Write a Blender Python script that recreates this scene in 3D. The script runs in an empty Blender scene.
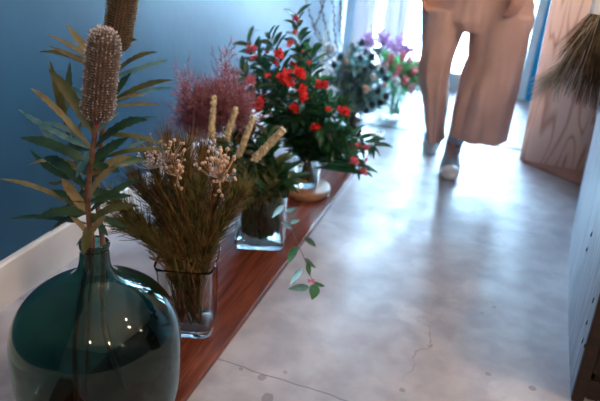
import bpy, bmesh, math, random
from mathutils import Vector, Matrix, noise
random.seed(7)
PI = math.pi
V = Vector
scn = bpy.context.scene

# ------------------------------------------------------------------ camera, world, exposure
CAMH = 1.05
FPX = 592.447
_v1 = V((230.0, 262.5, -FPX)).normalized()          # floor direction (+Y) in camera space
_dz = V((-100.0, -1249.5, -FPX)).normalized()         # straight down in camera space
_Z = -_dz
_X = _v1.cross(_Z).normalized()
_Y = _Z.cross(_X).normalized()
ROT = Matrix((_X, _Y, _Z))                          # camera -> world
cam_d = bpy.data.cameras.new('camera')
cam = bpy.data.objects.new('camera', cam_d)
scn.collection.objects.link(cam)
cam.matrix_world = Matrix.Translation((0, 0, CAMH)) @ ROT.to_4x4()
cam_d.sensor_width = 36
cam_d.lens = FPX / 600 * 36
cam_d.clip_start = 0.02
cam_d.dof.use_dof = True
cam_d.dof.focus_distance = 1.28
cam_d.dof.aperture_fstop = 3.0
scn.camera = cam

world = bpy.data.worlds.new('world'); scn.world = world
world.use_nodes = True
bg = world.node_tree.nodes['Background']
bg.inputs[0].default_value = (0.48, 0.75, 1.0, 1)
bg.inputs[1].default_value = 27.0
scn.view_settings.view_transform = 'Standard'
scn.view_settings.look = 'None'
scn.view_settings.gamma = 1
scn.view_settings.use_curve_mapping = False
scn.view_settings.exposure = 1.25

def portal(name, loc, sx, sy):
    l = bpy.data.lights.new(name, 'AREA'); l.shape = 'RECTANGLE'; l.size = sx; l.size_y = sy
    l.cycles.is_portal = True
    o = bpy.data.objects.new(name, l); scn.collection.objects.link(o)
    o.location = loc; o.rotation_euler = (-PI / 2, 0, 0)   # shines towards -Y, into the room
    return o
portal('window_portal', (-0.5, 4.57, 1.2), 1.38, 2.5)
sun_d = bpy.data.lights.new('sun', 'SUN'); sun_d.energy = 12; sun_d.angle = .06; sun_d.color = (1, .97, .93)
sun = bpy.data.objects.new('sun', sun_d); scn.collection.objects.link(sun)
sun.rotation_euler = (-math.radians(26), 0, math.radians(-6))      # high sun behind the glazed front
LAMP = 280.0       # bulbs
LAMPC = (1.0, 0.72, 0.50)

# ------------------------------------------------------------------ helpers
YS = 0.0
def yn(y): return 1.0486 * (y + YS) + .26          # rows of things are given in nominal depths
def W(px, py, x=None, y=None, z=None, Y=None):
    """point of the place seen at a spot of the photograph, on the plane x=, y= or z="""
    r = ROT @ V((px - 300, -(py - 200.5), -FPX))
    if z is not None: t = (z - CAMH) / r.z
    elif Y is not None: t = Y / r.y
    elif y is not None: t = yn(y) / r.y
    else: t = x / r.x
    return V((0, 0, CAMH)) + r * t

def ss(t): t = max(0, min(1, t)); return t * t * (3 - 2 * t)
def lerp(a, b, t): return a + (b - a) * t
def rnd(a, b): return random.uniform(a, b)
def rv(s): return V((rnd(-s, s), rnd(-s, s), rnd(-s, s)))

class MB:
    def __init__(s): s.v = []; s.f = []; s.m = []
    def add(s, vs, fs, mi=0):
        o = len(s.v); s.v += [tuple(q) for q in vs]
        s.f += [tuple(i + o for i in f) for f in fs]; s.m += [mi] * len(fs)
    def tube(s, pts, rad, seg=6, mi=0, flat=1.0, up=None):
        pts = [V(p) for p in pts]; n = len(pts)
        if not hasattr(rad, '__len__'): rad = [rad] * n
        vs = []; fs = []; a = None
        for i, p in enumerate(pts):
            t = (pts[min(i + 1, n - 1)] - pts[max(i - 1, 0)])
            t = t.normalized() if t.length > 1e-9 else V((0, 0, 1))
            if a is None:
                a = V(up) if up else (V((0, 0, 1)) if abs(t.z) < .9 else V((1, 0, 0)))
            a = (a - t * a.dot(t)); a = a.normalized() if a.length > 1e-6 else t.orthogonal().normalized()
            b = t.cross(a)
            for k in range(seg):
                w = 2 * PI * k / seg
                vs.append(p + (a * math.cos(w) * flat + b * math.sin(w)) * rad[i])
        for i in range(n - 1):
            for k in range(seg):
                k2 = (k + 1) % seg
                fs.append((i * seg + k, i * seg + k2, (i + 1) * seg + k2, (i + 1) * seg + k))
        fs.append(tuple(range(seg - 1, -1, -1))); fs.append(tuple((n - 1) * seg + k for k in range(seg)))
        s.add(vs, fs, mi)
    def ball(s, c, r, seg=8, rings=6, mi=0, rot=None):
        c = V(c); rr = V(r) if hasattr(r, '__len__') else V((r, r, r))
        vs = []; fs = []
        for i in range(1, rings):
            th = PI * i / rings
            for k in range(seg):
                w = 2 * PI * k / seg
                q = V((math.sin(th) * math.cos(w) * rr.x, math.sin(th) * math.sin(w) * rr.y, math.cos(th) * rr.z))
                if rot is not None: q = rot @ q
                vs.append(c + q)
        t = V((0, 0, rr.z)); b = -t
        if rot is not None: t = rot @ t; b = rot @ b
        vs += [c + t, c + b]; T = len(vs) - 2; B = T + 1
        for i in range(rings - 2):
            for k in range(seg):
                k2 = (k + 1) % seg
                fs.append((i * seg + k, (i + 1) * seg + k, (i + 1) * seg + k2, i * seg + k2))
        for k in range(seg):
            k2 = (k + 1) % seg
            fs.append((T, k, k2)); fs.append((B, (rings - 2) * seg + k2, (rings - 2) * seg + k))
        s.add(vs, fs, mi)
    def box(s, c, d, rot=None, mi=0):
        c = V(c); x, y, z = d[0] / 2, d[1] / 2, d[2] / 2
        vs = [V((i, j, k)) for i in (-x, x) for j in (-y, y) for k in (-z, z)]
        if rot is not None: vs = [rot @ q for q in vs]
        s.add([c + q for q in vs], [(0, 1, 3, 2), (4, 6, 7, 5), (0, 4, 5, 1), (2, 3, 7, 6), (0, 2, 6, 4), (1, 5, 7, 3)], mi)
    def prism(s, poly, d, mi=0):
        n = len(poly); d = V(d)
        vs = [V(p) for p in poly] + [V(p) + d for p in poly]
        fs = [tuple(range(n - 1, -1, -1)), tuple(range(n, 2 * n))]
        fs += [(i, (i + 1) % n, n + (i + 1) % n, n + i) for i in range(n)]
        s.add(vs, fs, mi)
    def lathe(s, prof, c=(0, 0, 0), seg=48, sq=0.0, rot=0.0, mi=0, closed=False):
        """prof: list of (r, z); sq>0 squares the ring towards a rounded square"""
        c = V(c); vs = []; fs = []; n = len(prof)
        for r, z in prof:
            for k in range(seg):
                w = 2 * PI * k / seg
                q = 1.0
                if sq > 0:
                    p_ = 2 + sq * 8
                    q = (abs(math.cos(w)) ** p_ + abs(math.sin(w)) ** p_) ** (-1 / p_)
                vs.append(c + V((r * q * math.cos(w + rot), r * q * math.sin(w + rot), z)))
        for i in range(n if closed else n - 1):
            j = (i + 1) % n
            for k in range(seg):
                k2 = (k + 1) % seg
                fs.append((i * seg + k, i * seg + k2, j * seg + k2, j * seg + k))
        s.add(vs, fs, mi)
    def leaf(s, b, t, w, bend=None, nrm=None, seg=7, fold=0.25, shape='lance', serr=0.0, mi=0, curl=0.0):
        b = V(b); t = V(t); L = (t - b).length
        if bend is None: bend = V((0, 0, -0.1 * L))
        d = (t - b).normalized()
        n = V(nrm) if nrm is not None else V((rnd(-.4, .4), rnd(-1, -.2), rnd(.3, 1)))
        n = n - d * n.dot(d); n = n.normalized() if n.length > 1e-4 else d.orthogonal().normalized()
        side = d.cross(n)
        vs = []; fs = []
        for i in range(seg + 1):
            u = i / seg
            c = b.lerp(t, u) + V(bend) * 4 * u * (1 - u)
            if shape == 'lance': ww = math.sin(PI * min(1, u ** .8)) ** .9
            elif shape == 'strap': ww = min(1, u * 4 + .15) * min(1, (1 - u) * 3.2) ** .7
            elif shape == 'blade': ww = (1 - u) ** .6 * min(1, u * 5 + .3)
            else: ww = math.sin(PI * u) ** .6
            ww = max(ww, .04) * w / 2
            if serr and 0 < i < seg: ww *= 1 + (serr if i % 2 else -serr)
            f = n * (ww * fold)
            vs += [c + side * ww + f, c, c - side * ww + f]
        for i in range(seg):
            a = i * 3
            fs += [(a, a + 1, a + 4, a + 3), (a + 1, a + 2, a + 5, a + 4)]
        s.add(vs, fs, mi)
    def build(s, name, mats, parent=None, smooth=True, origin=None):
        me = bpy.data.meshes.new(name)
        vs = s.v
        o = bpy.data.objects.new(name, me)
        off = V((0, 0, 0))
        if parent is not None:
            off = WL.get(parent.name, V((0, 0, 0)))
        elif origin is not None:
            off = V(origin); o.location = off
        me.from_pydata([(V(q) - off)[:] for q in vs], [], s.f)
        if not isinstance(mats, (list, tuple)): mats = [mats]
        for m in mats: me.materials.append(m)
        if len(mats) > 1: me.polygons.foreach_set('material_index', s.m)
        me.polygons.foreach_set('use_smooth', [smooth] * len(me.polygons))
        me.update()
        scn.collection.objects.link(o)
        if parent is not None: o.parent = parent
        WL[o.name] = off
        return o
WL = {}        # where the own origin of each thing lies in the place

def thing(name, loc, label, cat, group=None):
    o = bpy.data.objects.new(name, None); scn.collection.objects.link(o)
    o.location = loc; o.empty_display_size = .02
    WL[o.name] = V(loc)
    return tag(o, label, cat, group)
def tag(o, label, cat, group=None, kind=None):
    o['label'] = label; o['category'] = cat
    if group: o['group'] = group
    if kind: o['kind'] = kind
    return o
def struct(name, mb, m, smooth=False, label=None):
    o = mb.build(name, m, smooth=smooth); o['kind'] = 'structure'
    if label: o['label'] = label
    return o
def path(pts, n=12):
    """smooth curve through points"""
    pts = [V(p) for p in pts]; out = []
    if len(pts) == 2: return [pts[0].lerp(pts[1], i / n) for i in range(n + 1)]
    P = [pts[0] * 2 - pts[1]] + pts + [pts[-1] * 2 - pts[-2]]
    m = len(pts) - 1
    for i in range(n + 1):
        u = i / n * m; k = min(int(u), m - 1); t = u - k
        a, b, c, d = P[k], P[k + 1], P[k + 2], P[k + 3]
        out.append(.5 * ((2 * b) + (c - a) * t + (2 * a - 5 * b + 4 * c - d) * t * t + (3 * b - a - 3 * c + d) * t ** 3))
    return out
def at(p, u):
    x = u * (len(p) - 1); i = min(int(x), len(p) - 2)
    return p[i].lerp(p[i + 1], x - i), (p[i + 1] - p[i]).normalized()
def bevel(o, w=.003, seg=2):
    m = o.modifiers.new('bevel', 'BEVEL'); m.width = w; m.segments = seg; m.limit_method = 'ANGLE'; return o

# ------------------------------------------------------------------ materials
def mat(name, col, rough=.5, col2=None, scale=20, detail=3, trans=0, ior=1.45, metal=0, bump=0, bscale=60,
        sub=0, spec=.5, stretch=(1, 1, 1), emit=None, estr=0, thin=0, lo=.35, hi=.65):
    m = bpy.data.materials.new(name); m.use_nodes = True
    nt = m.node_tree; N = nt.nodes; L = nt.links; b = N['Principled BSDF']
    b.inputs['Base Color'].default_value = (*col, 1); b.inputs['Roughness'].default_value = rough
    b.inputs['Metallic'].default_value = metal; b.inputs['IOR'].default_value = ior
    b.inputs['Specular IOR Level'].default_value = spec
    b.inputs['Transmission Weight'].default_value = trans
    if sub:
        b.inputs['Subsurface Weight'].default_value = sub; b.inputs['Subsurface Radius'].default_value = (.01, .005, .003)
    if emit: b.inputs['Emission Color'].default_value = (*emit, 1); b.inputs['Emission Strength'].default_value = estr
    tc = N.new('ShaderNodeTexCoord'); mp = N.new('ShaderNodeMapping'); mp.inputs['Scale'].default_value = stretch
    L.new(tc.outputs['Object'], mp.inputs[0])
    if col2:
        no = N.new('ShaderNodeTexNoise'); no.inputs['Scale'].default_value = scale; no.inputs['Detail'].default_value = detail
        L.new(mp.outputs[0], no.inputs['Vector'])
        cr = N.new('ShaderNodeValToRGB'); cr.color_ramp.elements[0].color = (*col, 1); cr.color_ramp.elements[1].color = (*col2, 1)
        cr.color_ramp.elements[0].position = lo; cr.color_ramp.elements[1].position = hi
        L.new(no.outputs['Fac'], cr.inputs[0]); L.new(cr.outputs[0], b.inputs['Base Color'])
    if bump:
        no = N.new('ShaderNodeTexNoise'); no.inputs['Scale'].default_value = bscale; no.inputs['Detail'].default_value = 4
        L.new(mp.outputs[0], no.inputs['Vector'])
        bp = N.new('ShaderNodeBump'); bp.inputs['Strength'].default_value = bump; bp.inputs['Distance'].default_value = .01
        L.new(no.outputs['Fac'], bp.inputs['Height']); L.new(bp.outputs[0], b.inputs['Normal'])
    if thin:      # thin leaf or cloth that lets light through
        tr = N.new('ShaderNodeBsdfTranslucent'); mx = N.new('ShaderNodeMixShader'); mx.inputs[0].default_value = thin
        src = b.inputs['Base Color']
        if src.is_linked: L.new(src.links[0].from_socket, tr.inputs[0])
        else: tr.inputs[0].default_value = (*col, 1)
        L.new(b.outputs[0], mx.inputs[1]); L.new(tr.outputs[0], mx.inputs[2])
        L.new(mx.outputs[0], N['Material Output'].inputs[0])
    return m

def wood(name, c1, c2, rough=.35, scale=(30, 2, 30), dist=2.5, bump=.15, c3=None):
    m = bpy.data.materials.new(name); m.use_nodes = True
    nt = m.node_tree; N = nt.nodes; L = nt.links; b = N['Principled BSDF']; b.inputs['Roughness'].default_value = rough
    tc = N.new('ShaderNodeTexCoord'); mp = N.new('ShaderNodeMapping'); mp.inputs['Scale'].default_value = scale
    L.new(tc.outputs['Object'], mp.inputs[0])
    no = N.new('ShaderNodeTexNoise'); no.inputs['Scale'].default_value = 1; no.inputs['Detail'].default_value = 5
    no.inputs['Distortion'].default_value = dist; L.new(mp.outputs[0], no.inputs['Vector'])
    cr = N.new('ShaderNodeValToRGB'); e = cr.color_ramp.elements
    e[0].color = (*c1, 1); e[0].position = .3; e[1].color = (*c2, 1); e[1].position = .7
    if c3: k = e.new(.5); k.color = (*c3, 1)
    L.new(no.outputs['Fac'], cr.inputs[0]); L.new(cr.outputs[0], b.inputs['Base Color'])
    bp = N.new('ShaderNodeBump'); bp.inputs['Strength'].default_value = bump; bp.inputs['Distance'].default_value = .004
    L.new(no.outputs['Fac'], bp.inputs['Height']); L.new(bp.outputs[0], b.inputs['Normal'])
    return m

def plywood_mat():
    m = bpy.data.materials.new('plywood'); m.use_nodes = True
    nt = m.node_tree; N = nt.nodes; L = nt.links; b = N['Principled BSDF']; b.inputs['Roughness'].default_value = .55
    tc = N.new('ShaderNodeTexCoord'); mp = N.new('ShaderNodeMapping'); mp.inputs['Scale'].default_value = (5.5, 5.5, .9)
    L.new(tc.outputs['Object'], mp.inputs[0])
    no = N.new('ShaderNodeTexNoise'); no.inputs['Scale'].default_value = 1.3; no.inputs['Detail'].default_value = 1.5
    no.inputs['Distortion'].default_value = .6; L.new(mp.outputs[0], no.inputs['Vector'])
    mu = N.new('ShaderNodeMath'); mu.operation = 'MULTIPLY'; mu.inputs[1].default_value = 26
    fr = N.new('ShaderNodeMath'); fr.operation = 'PINGPONG'; fr.inputs[1].default_value = 1
    L.new(no.outputs['Fac'], mu.inputs[0]); L.new(mu.outputs[0], fr.inputs[0])
    cr = N.new('ShaderNodeValToRGB'); e = cr.color_ramp.elements
    e[0].color = (.50, .25, .18, 1); e[0].position = 0.0; e[1].color = (.78, .55, .46, 1); e[1].position = .4
    L.new(fr.outputs[0], cr.inputs[0]); L.new(cr.outputs[0], b.inputs['Base Color'])
    return m

def floor_mat():
    m = bpy.data.materials.new('polished_concrete'); m.use_nodes = True
    nt = m.node_tree; N = nt.nodes; L = nt.links; b = N['Principled BSDF']
    tc = N.new('ShaderNodeTexCoord'); pos = tc.outputs['Object']
    def nz(s, d=4, dis=0):
        n = N.new('ShaderNodeTexNoise'); n.inputs['Scale'].default_value = s; n.inputs['Detail'].default_value = d
        n.inputs['Distortion'].default_value = dis; L.new(pos, n.inputs['Vector']); return n.outputs['Fac']
    def ramp(f, p0, c0, p1, c1):
        r = N.new('ShaderNodeValToRGB'); e = r.color_ramp.elements
        e[0].position = p0; e[0].color = (*c0, 1); e[1].position = p1; e[1].color = (*c1, 1); L.new(f, r.inputs[0]); return r.outputs[0]
    def mth(op, a, bb=None):
        n = N.new('ShaderNodeMath'); n.operation = op
        for i, q in enumerate((a, bb)):
            if q is None: continue
            if isinstance(q, (int, float)): n.inputs[i].default_value = q
            else: L.new(q, n.inputs[i])
        return n.outputs[0]
    def mix(f, a, c, mode='MIX'):
        n = N.new('ShaderNodeMix'); n.data_type = 'RGBA'; n.blend_type = mode
        if isinstance(f, (int, float)): n.inputs[0].default_value = f
        else: L.new(f, n.inputs[0])
        L.new(a, n.inputs[6])
        if isinstance(c, tuple): n.inputs[7].default_value = (*c, 1)
        else: L.new(c, n.inputs[7])
        return n.outputs[2]
    base = ramp(nz(2.2, 6, .6), .35, (.34, .32, .345), .65, (.51, .49, .51))
    fine = ramp(nz(11, 9, .25), 0.38, (.80, .77, .79), .62, (1, 1, 1))
    c = mix(1.0, base, fine, 'MULTIPLY')
    blot = ramp(nz(4.5, 8, .4), .60, (0, 0, 0), .66, (1, 1, 1))
    c = mix(mth('MULTIPLY', blot, .45), c, (.62, .60, .60))
    sc = N.new('ShaderNodeTexVoronoi'); sc.feature = 'DISTANCE_TO_EDGE'; sc.inputs['Scale'].default_value = 1.7
    wob = N.new('ShaderNodeMix'); wob.data_type = 'VECTOR'
    nn = N.new('ShaderNodeTexNoise'); nn.inputs['Scale'].default_value = 6; nn.inputs['Detail'].default_value = 5; L.new(pos, nn.inputs['Vector'])
    wob.inputs[0].default_value = .16; L.new(pos, wob.inputs[4]); L.new(nn.outputs['Color'], wob.inputs[5]); L.new(wob.outputs[1], sc.inputs['Vector'])
    ed = mth('LESS_THAN', sc.outputs['Distance'], .004)
    ms = ramp(nz(1.3, 2), .52, (0, 0, 0), .6, (1, 1, 1))
    c = mix(mth('MULTIPLY', mth('MULTIPLY', ed, ms), .55), c, (.16, .14, .15))
    # old slab joint running across the aisle
    sep = N.new('ShaderNodeSeparateXYZ'); L.new(pos, sep.inputs[0])
    wy = mth('ADD', sep.outputs[1], mth('MULTIPLY', mth('SUBTRACT', nz(9, 4), .5), .03))
    d = mth('ABSOLUTE', mth('SUBTRACT', wy, 1.10))
    c = mix(mth('MULTIPLY', mth('LESS_THAN', d, .0022), .7), c, (.14, .12, .13))
    # dried paint and oil spots, nail holes
    dn = nz(30, 2)
    for (sx, sy, r, k) in SPOTS:
        q = mth('SQRT', mth('ADD', mth('POWER', mth('SUBTRACT', sep.outputs[0], sx), 2.0), mth('POWER', mth('SUBTRACT', sep.outputs[1], sy), 2.0)))
        q = mth('ADD', q, mth('MULTIPLY', mth('SUBTRACT', dn, .5), r * 1.2))
        c = mix(mth('MULTIPLY', mth('LESS_THAN', q, r), k), c, (.12, .10, .11))
    L.new(c, b.inputs['Base Color'])
    rg = ramp(nz(7, 5, .5), .35, (.34,) * 3, .7, (.52,) * 3)
    L.new(rg, b.inputs['Roughness'])
    b.inputs['Specular IOR Level'].default_value = .6
    bp = N.new('ShaderNodeBump'); bp.inputs['Strength'].default_value = .38; bp.inputs['Distance'].default_value = .01
    hh = mth('ADD', mth('MULTIPLY', nz(9, 9, .3), .6), mth('MULTIPLY', ed, -.15))
    L.new(hh, bp.inputs['Height']); L.new(bp.outputs[0], b.inputs['Normal'])
    return m
SPOTS = []
for (px, py, r, k) in ((262, 377, .011, .5), (268, 399, .016, .55), (241, 369, .006, .5), (494, 307, .006, .5), (498, 237, .006, .5),
                       (482, 313, .005, .5), (532, 388, .009, .6), (402, 390, .008, .5), (475, 208, .006, .5), (509, 170, .007, .6),
                       (430, 346, .007, .4), (488, 374, .007, .5), (285, 372, .006, .4)):
    q = W(px, py, z=0); SPOTS.append((q.x, q.y, r, k))

def glass(name, col, rough=0.0, ior=1.45):
    m = bpy.data.materials.new(name); m.use_nodes = True
    b = m.node_tree.nodes['Principled BSDF']
    b.inputs['Base Color'].default_value = (*col, 1); b.inputs['Roughness'].default_value = rough
    b.inputs['Transmission Weight'].default_value = 1; b.inputs['IOR'].default_value = ior
    return m
def pane_mat():
    m = bpy.data.materials.new('window_glass'); m.use_nodes = True
    N = m.node_tree.nodes; L = m.node_tree.links
    t = N.new('ShaderNodeBsdfTransparent'); g = N.new('ShaderNodeBsdfGlossy'); g.inputs['Roughness'].default_value = .02
    t.inputs[0].default_value = (.95, .98, 1, 1)
    fr = N.new('ShaderNodeFresnel'); mx = N.new('ShaderNodeMixShader')
    L.new(fr.outputs[0], mx.inputs[0]); L.new(t.outputs[0], mx.inputs[1]); L.new(g.outputs[0], mx.inputs[2])
    L.new(mx.outputs[0], N['Material Output'].inputs[0]); return m

M = dict(
    wall=mat('blue_wall_paint', (.009, .055, .112), .5, (.013, .074, .142), 3, 5, bump=.08, bscale=25),
    door_blue=mat('bright_blue_paint', (.008, .20, .40), .85, (.012, .24, .46), 4, spec=.2),
    white=mat('white_paint', (.62, .56, .52), .45, (.70, .65, .61), 6, bump=.05),
    frame=mat('grey_blue_frame_paint', (.30, .42, .50), .4, (.36, .47, .55), 8),
    ceiling=mat('ceiling_paint', (.6, .6, .58), .8),
    dark=mat('dark_wall_paint', (.10, .11, .13), .6),
    plank=wood('red_stained_timber', (.085, .020, .011), (.24, .065, .032), .25, (26, 2.2, 26), 1.6, .2, (.15, .038, .02)),
    coaster=wood('turned_wood', (.26, .12, .06), (.42, .22, .13), .4, (14, 14, 60), 1.5),
    ply=plywood_mat(),
    base_board=wood('reddish_offcut', (.30, .14, .11), (.42, .22, .17), .5, (5, 30, 5), 1.5),
    wash=wood('whitewashed_timber', (.10, .10, .16), (.36, .40, .48), .36, (46, 46, 2.6), 1.4, .4, (.22, .24, .31)),
    crate=wood('dark_crate_timber', (.006, .0035, .0025), (.030, .013, .007), .6, (4, 30, 30), 1.2),
    demijohn=glass('teal_bottle_glass', (.15, .35, .31)),
    clear=glass('clear_vase_glass', (.93, .985, .975)),
    water=glass('water', (.93, .98, .96), 0, 1.33),
    pane=pane_mat(),
    curtain=mat('sheer_white_curtain', (.50, .46, .48), .9, thin=.10),
    pot=mat('frosted_white_pot', (.92, .95, .97), .5, thin=.6),
    banksia_core=mat('banksia_core', (.045, .028, .02), .8, (.10, .06, .04), 90),
    banksia_grey=mat('banksia_bristle_grey', (.11, .080, .065), .6, (.33, .28, .26), 220),
    banksia_gold=mat('banksia_bristle_gold', (.09, .065, .03), .6, (.24, .19, .11), 200),
    silver=mat('silver_bristle_tips', (.66, .64, .68), .5),
    bstem=mat('reddish_brown_stem', (.10, .045, .03), .5, (.19, .09, .055), 60, bump=.3, bscale=150),
    bleaf=mat('dark_leathery_leaf', (.012, .045, .032), .32, (.035, .085, .04), 22, thin=.12),
    bleaf_olive=mat('olive_leaf', (.05, .062, .02), .4, (.12, .11, .035), 25, thin=.2),
    bleaf_gold=mat('golden_leaf_underside', (.20, .135, .05), .5, (.34, .25, .12), 30, thin=.25),
    bleaf_teal=mat('silvery_teal_leaf', (.06, .16, .17), .4, (.16, .27, .26), 30, thin=.2),
    twig=mat('dry_brown_needles', (.085, .042, .016), .6, (.22, .12, .035), 35, thin=.15),
    twig_green=mat('olive_needles', (.05, .055, .014), .6, (.15, .13, .03), 35, thin=.15),
    berry=mat('tan_seed_head', (.50, .31, .19), .5, (.68, .48, .34), 80),
    blossom=mat('pale_blossom', (.62, .56, .56), .6),
    green=mat('deep_green_leaf', (.010, .050, .022), .3, (.025, .095, .035), 25, thin=.2),
    green2=mat('fresh_green_leaf', (.03, .13, .04), .32, (.06, .20, .07), 25, thin=.35),
    gstem=mat('green_stem', (.05, .10, .03), .5, (.12, .12, .05), 30),
    red=mat('red_blossom', (.70, .010, .020), .45, (.85, .05, .04), 70, thin=.2),
    pinkred=mat('pink_red_blossom', (.60, .07, .13), .45, (.72, .22, .25), 70, thin=.2),
    spike=mat('dried_tan_spike', (.48, .38, .22), .7, (.74, .62, .43), 90, bump=.5, bscale=200),
    plume=mat('mauve_pink_plume', (.38, .11, .14), .7, (.64, .30, .33), 45, thin=.3),
    plume_pale=mat('pale_pink_plume', (.50, .20, .26), .7, (.66, .34, .38), 45, thin=.3),
    thistle=mat('blue_black_thistle', (.012, .030, .065), .5, (.035, .07, .12), 60),
    tleaf=mat('grey_green_thistle_leaf', (.08, .21, .21), .5, (.22, .38, .36), 35, thin=.4),
    willow=mat('willow_bark', (.10, .05, .04), .5), bud=mat('dark_bud', (.05, .05, .07), .5),
    straw=mat('pale_grass_blade', (.42, .40, .30), .6, thin=.3),
    petal=mat('white_petal', (.85, .83, .82), .5, thin=.35),
    cream=mat('blush_petal', (.72, .50, .42), .5, (.80, .66, .55), 40, thin=.3),
    tulip=mat('coral_pink_petal', (.90, .28, .32), .4, (.93, .48, .48), 30, thin=.5),
    tulip2=mat('pale_pink_petal', (.92, .52, .56), .4, (.93, .68, .68), 30, thin=.5),
    tleaf2=mat('bright_tulip_leaf', (.09, .42, .14), .35, (.20, .55, .24), 18, thin=.4),
    lilac=mat('lilac_blossom', (.44, .18, .44), .5, (.64, .36, .62), 60, thin=.5),
    trouser=mat('tan_trouser_cloth', (.66, .44, .37), .85, (.72, .50, .44), 9, bump=.15, bscale=400, thin=.3),
    sweater=mat('cream_knit', (.62, .56, .48), .9, bump=.3, bscale=300),
    skin=mat('skin', (.62, .34, .26), .5, sub=.15),
    hair=mat('dark_brown_hair', (.035, .02, .015), .5, bump=.4, bscale=200, stretch=(1, 1, .1)),
    sock=mat('blue_grey_knit_sock', (.36, .41, .46), .9, (.44, .49, .54), 200),
    sock_dark=mat('dark_sock_stripe', (.12, .14, .18), .9),
    canvas=mat('blue_grey_canvas', (.27, .40, .50), .8, (.34, .47, .57), 120),
    rubber=mat('white_rubber', (.9, .9, .89), .4),
    lace=mat('pink_lace', (.62, .34, .32), .7),
    eye=mat('eye_white', (.8, .8, .8), .2), iris=mat('dark_iris', (.03, .02, .02), .2),
    lips=mat('lips', (.45, .15, .13), .4),
    straw_dark=mat('dried_bunch_brown', (.035, .026, .015), .6, (.17, .12, .065), 30, thin=.2),
    straw_pale=mat('dried_bunch_pale', (.55, .50, .44), .6, thin=.35),
    paper=mat('white_wrapping_paper', (.82, .84, .86), .7, thin=.25),
    string=mat('jute_string', (.35, .25, .15), .8),
    black=mat('black_metal', (.02, .02, .02), .35, metal=.6),
    bulb=mat('lit_bulb', (1, .8, .6), .3, emit=LAMPC, estr=LAMP),
    pave=mat('pale_pavement', (.6, .6, .6), .8, (.7, .7, .7), 3),
)
M['floor'] = floor_mat()

# ------------------------------------------------------------------ the setting
WX = -1.199; RX = 3.2; BY = -2.6; FY = 4.45; H = 2.75
def slab(name, x0, x1, y0, y1, z0, z1, m, **k):
    b = MB(); b.box(((x0 + x1) / 2, (y0 + y1) / 2, (z0 + z1) / 2), (x1 - x0, y1 - y0, z1 - z0)); return struct(name, b, m, **k)
slab('floor', WX - .12, RX + .12, BY - .12, FY + .12, -.12, 0, M['floor'])
slab('ceiling', WX - .12, RX + .12, BY - .12, FY + .12, H, H + .12, M['ceiling'])
slab('wall_left', WX - .12, WX, BY - .12, FY + .12, 0, H, M['wall'])
slab('wall_right', RX, RX + .12, BY - .12, FY + .12, 0, H, M['dark'])
slab('wall_front', WX, RX, BY - .12, BY, 0, H, M['dark'])
b = MB()
b.box(((.20 + RX) / 2, FY + .06, H / 2), (RX - .20, .12, H)); b.box(((WX - .03 + .2) / 2 + .0, FY + .06, (2.45 + H) / 2), (.2 - WX, .12, H - 2.45))
struct('wall_back', b, M['door_blue'])
slab('ground', -14, 14, FY + .12, 22, -.14, -.02, M['pave'])
b = MB(); b.prism([(WX, BY, 0), (WX + .018, BY, 0), (WX + .018, BY, .128), (WX + .012, BY, .134), (WX, BY, .134)], (0, FY - BY, 0))
struct('baseboard_left', b, M['white'])
b = MB(); b.box(((WX + .2) / 2, 3.31, .002), (.2 - WX + .6, .016, .006)); struct('trim_1', b, mat('grey_floor_strip', (.25, .32, .36), .4))
# glazed shop front: posts, curtained window, glass door
def win(name, x0, x1, glassz0, mull):
    f = MB()
    f.box(((x0 + .04), FY + .05, 1.225), (.08, .09, 2.45)); f.box(((x1 - .03), FY + .05, 1.225), (.06, .09, 2.45))
    f.box(((x0 + x1) / 2, FY + .05, 2.41), (x1 - x0 - .142, .08, .08)); f.box(((x0 + x1) / 2, FY + .05, glassz0 / 2), (x1 - x0 - .142, .08, glassz0))
    o = struct(name, f, M['frame']); bevel(o, .004)
    g = MB(); g.box(((x0 + x1) / 2, FY + .05, (glassz0 + 2.37) / 2), (x1 - x0 - .142, .006, 2.37 - glassz0))
    g.build('window_pane', M['pane'], o, smooth=False); return o
win('window_1', WX + .02, -.42, .10, 0)
w2 = win('door_1', -.42, .20, .12, 0)
b = MB(); b.tube([(.10, FY - .03, .9), (.10, FY - .03, 1.2)], .012, 10); b.tube([(.10, FY + .01, .93), (.10, FY - .03, .93)], .008, 8); b.tube([(.10, FY + .01, 1.17), (.10, FY - .03, 1.17)], .008, 8)
b.build('door_handle', M['black'], w2)

def curtain(x0, x1, y, label, ph):
    b = MB(); n = 90; vs = []; fs = []
    for i in range(n + 1):
        u = i / n; x = lerp(x0, x1, u)
        for j, z in enumerate((2.38, 1.6, .8, .05)):
            yy = y + .022 * math.sin(u * (x1 - x0) * 62 + ph + .3 * math.sin(z * 2 + u * 9)) + .008 * math.sin(u * 31 + z)
            vs.append((x, yy, z))
    for i in range(n):
        for j in range(3): a = i * 4 + j; fs.append((a, a + 1, a + 5, a + 4))
    b.add(vs, fs)
    return tag(b.build('curtain', M['curtain'], origin=None), label, 'curtain')
curtain(-1.09, -.93, FY - .07, 'sheer white curtain hanging at the window beside the blue wall', 0)
curtain(-.88, -.70, FY - .07, 'sheer white curtain hanging behind the walking person, next to the glass door', 1.3)
b = MB(); b.tube([(WX + .03, FY - .07, 2.40), (-.30, FY - .07, 2.40)], .012, 10)
tag(b.build('curtain_rod', M['black']), 'black rod carrying the sheer curtains over the window', 'curtain rod')

# timber plank on the floor along the wall
PX0, PX1, PT = -.786, -.539, .022
b = MB(); b.box(((PX0 + PX1) / 2, 1.35, PT / 2 + .0005), (PX1 - PX0, 3.6, PT))
tag(bevel(b.build('timber_plank', M['plank'], smooth=False), .004, 3), 'long red-brown timber plank on the concrete floor under the row of vases', 'plank')

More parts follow.
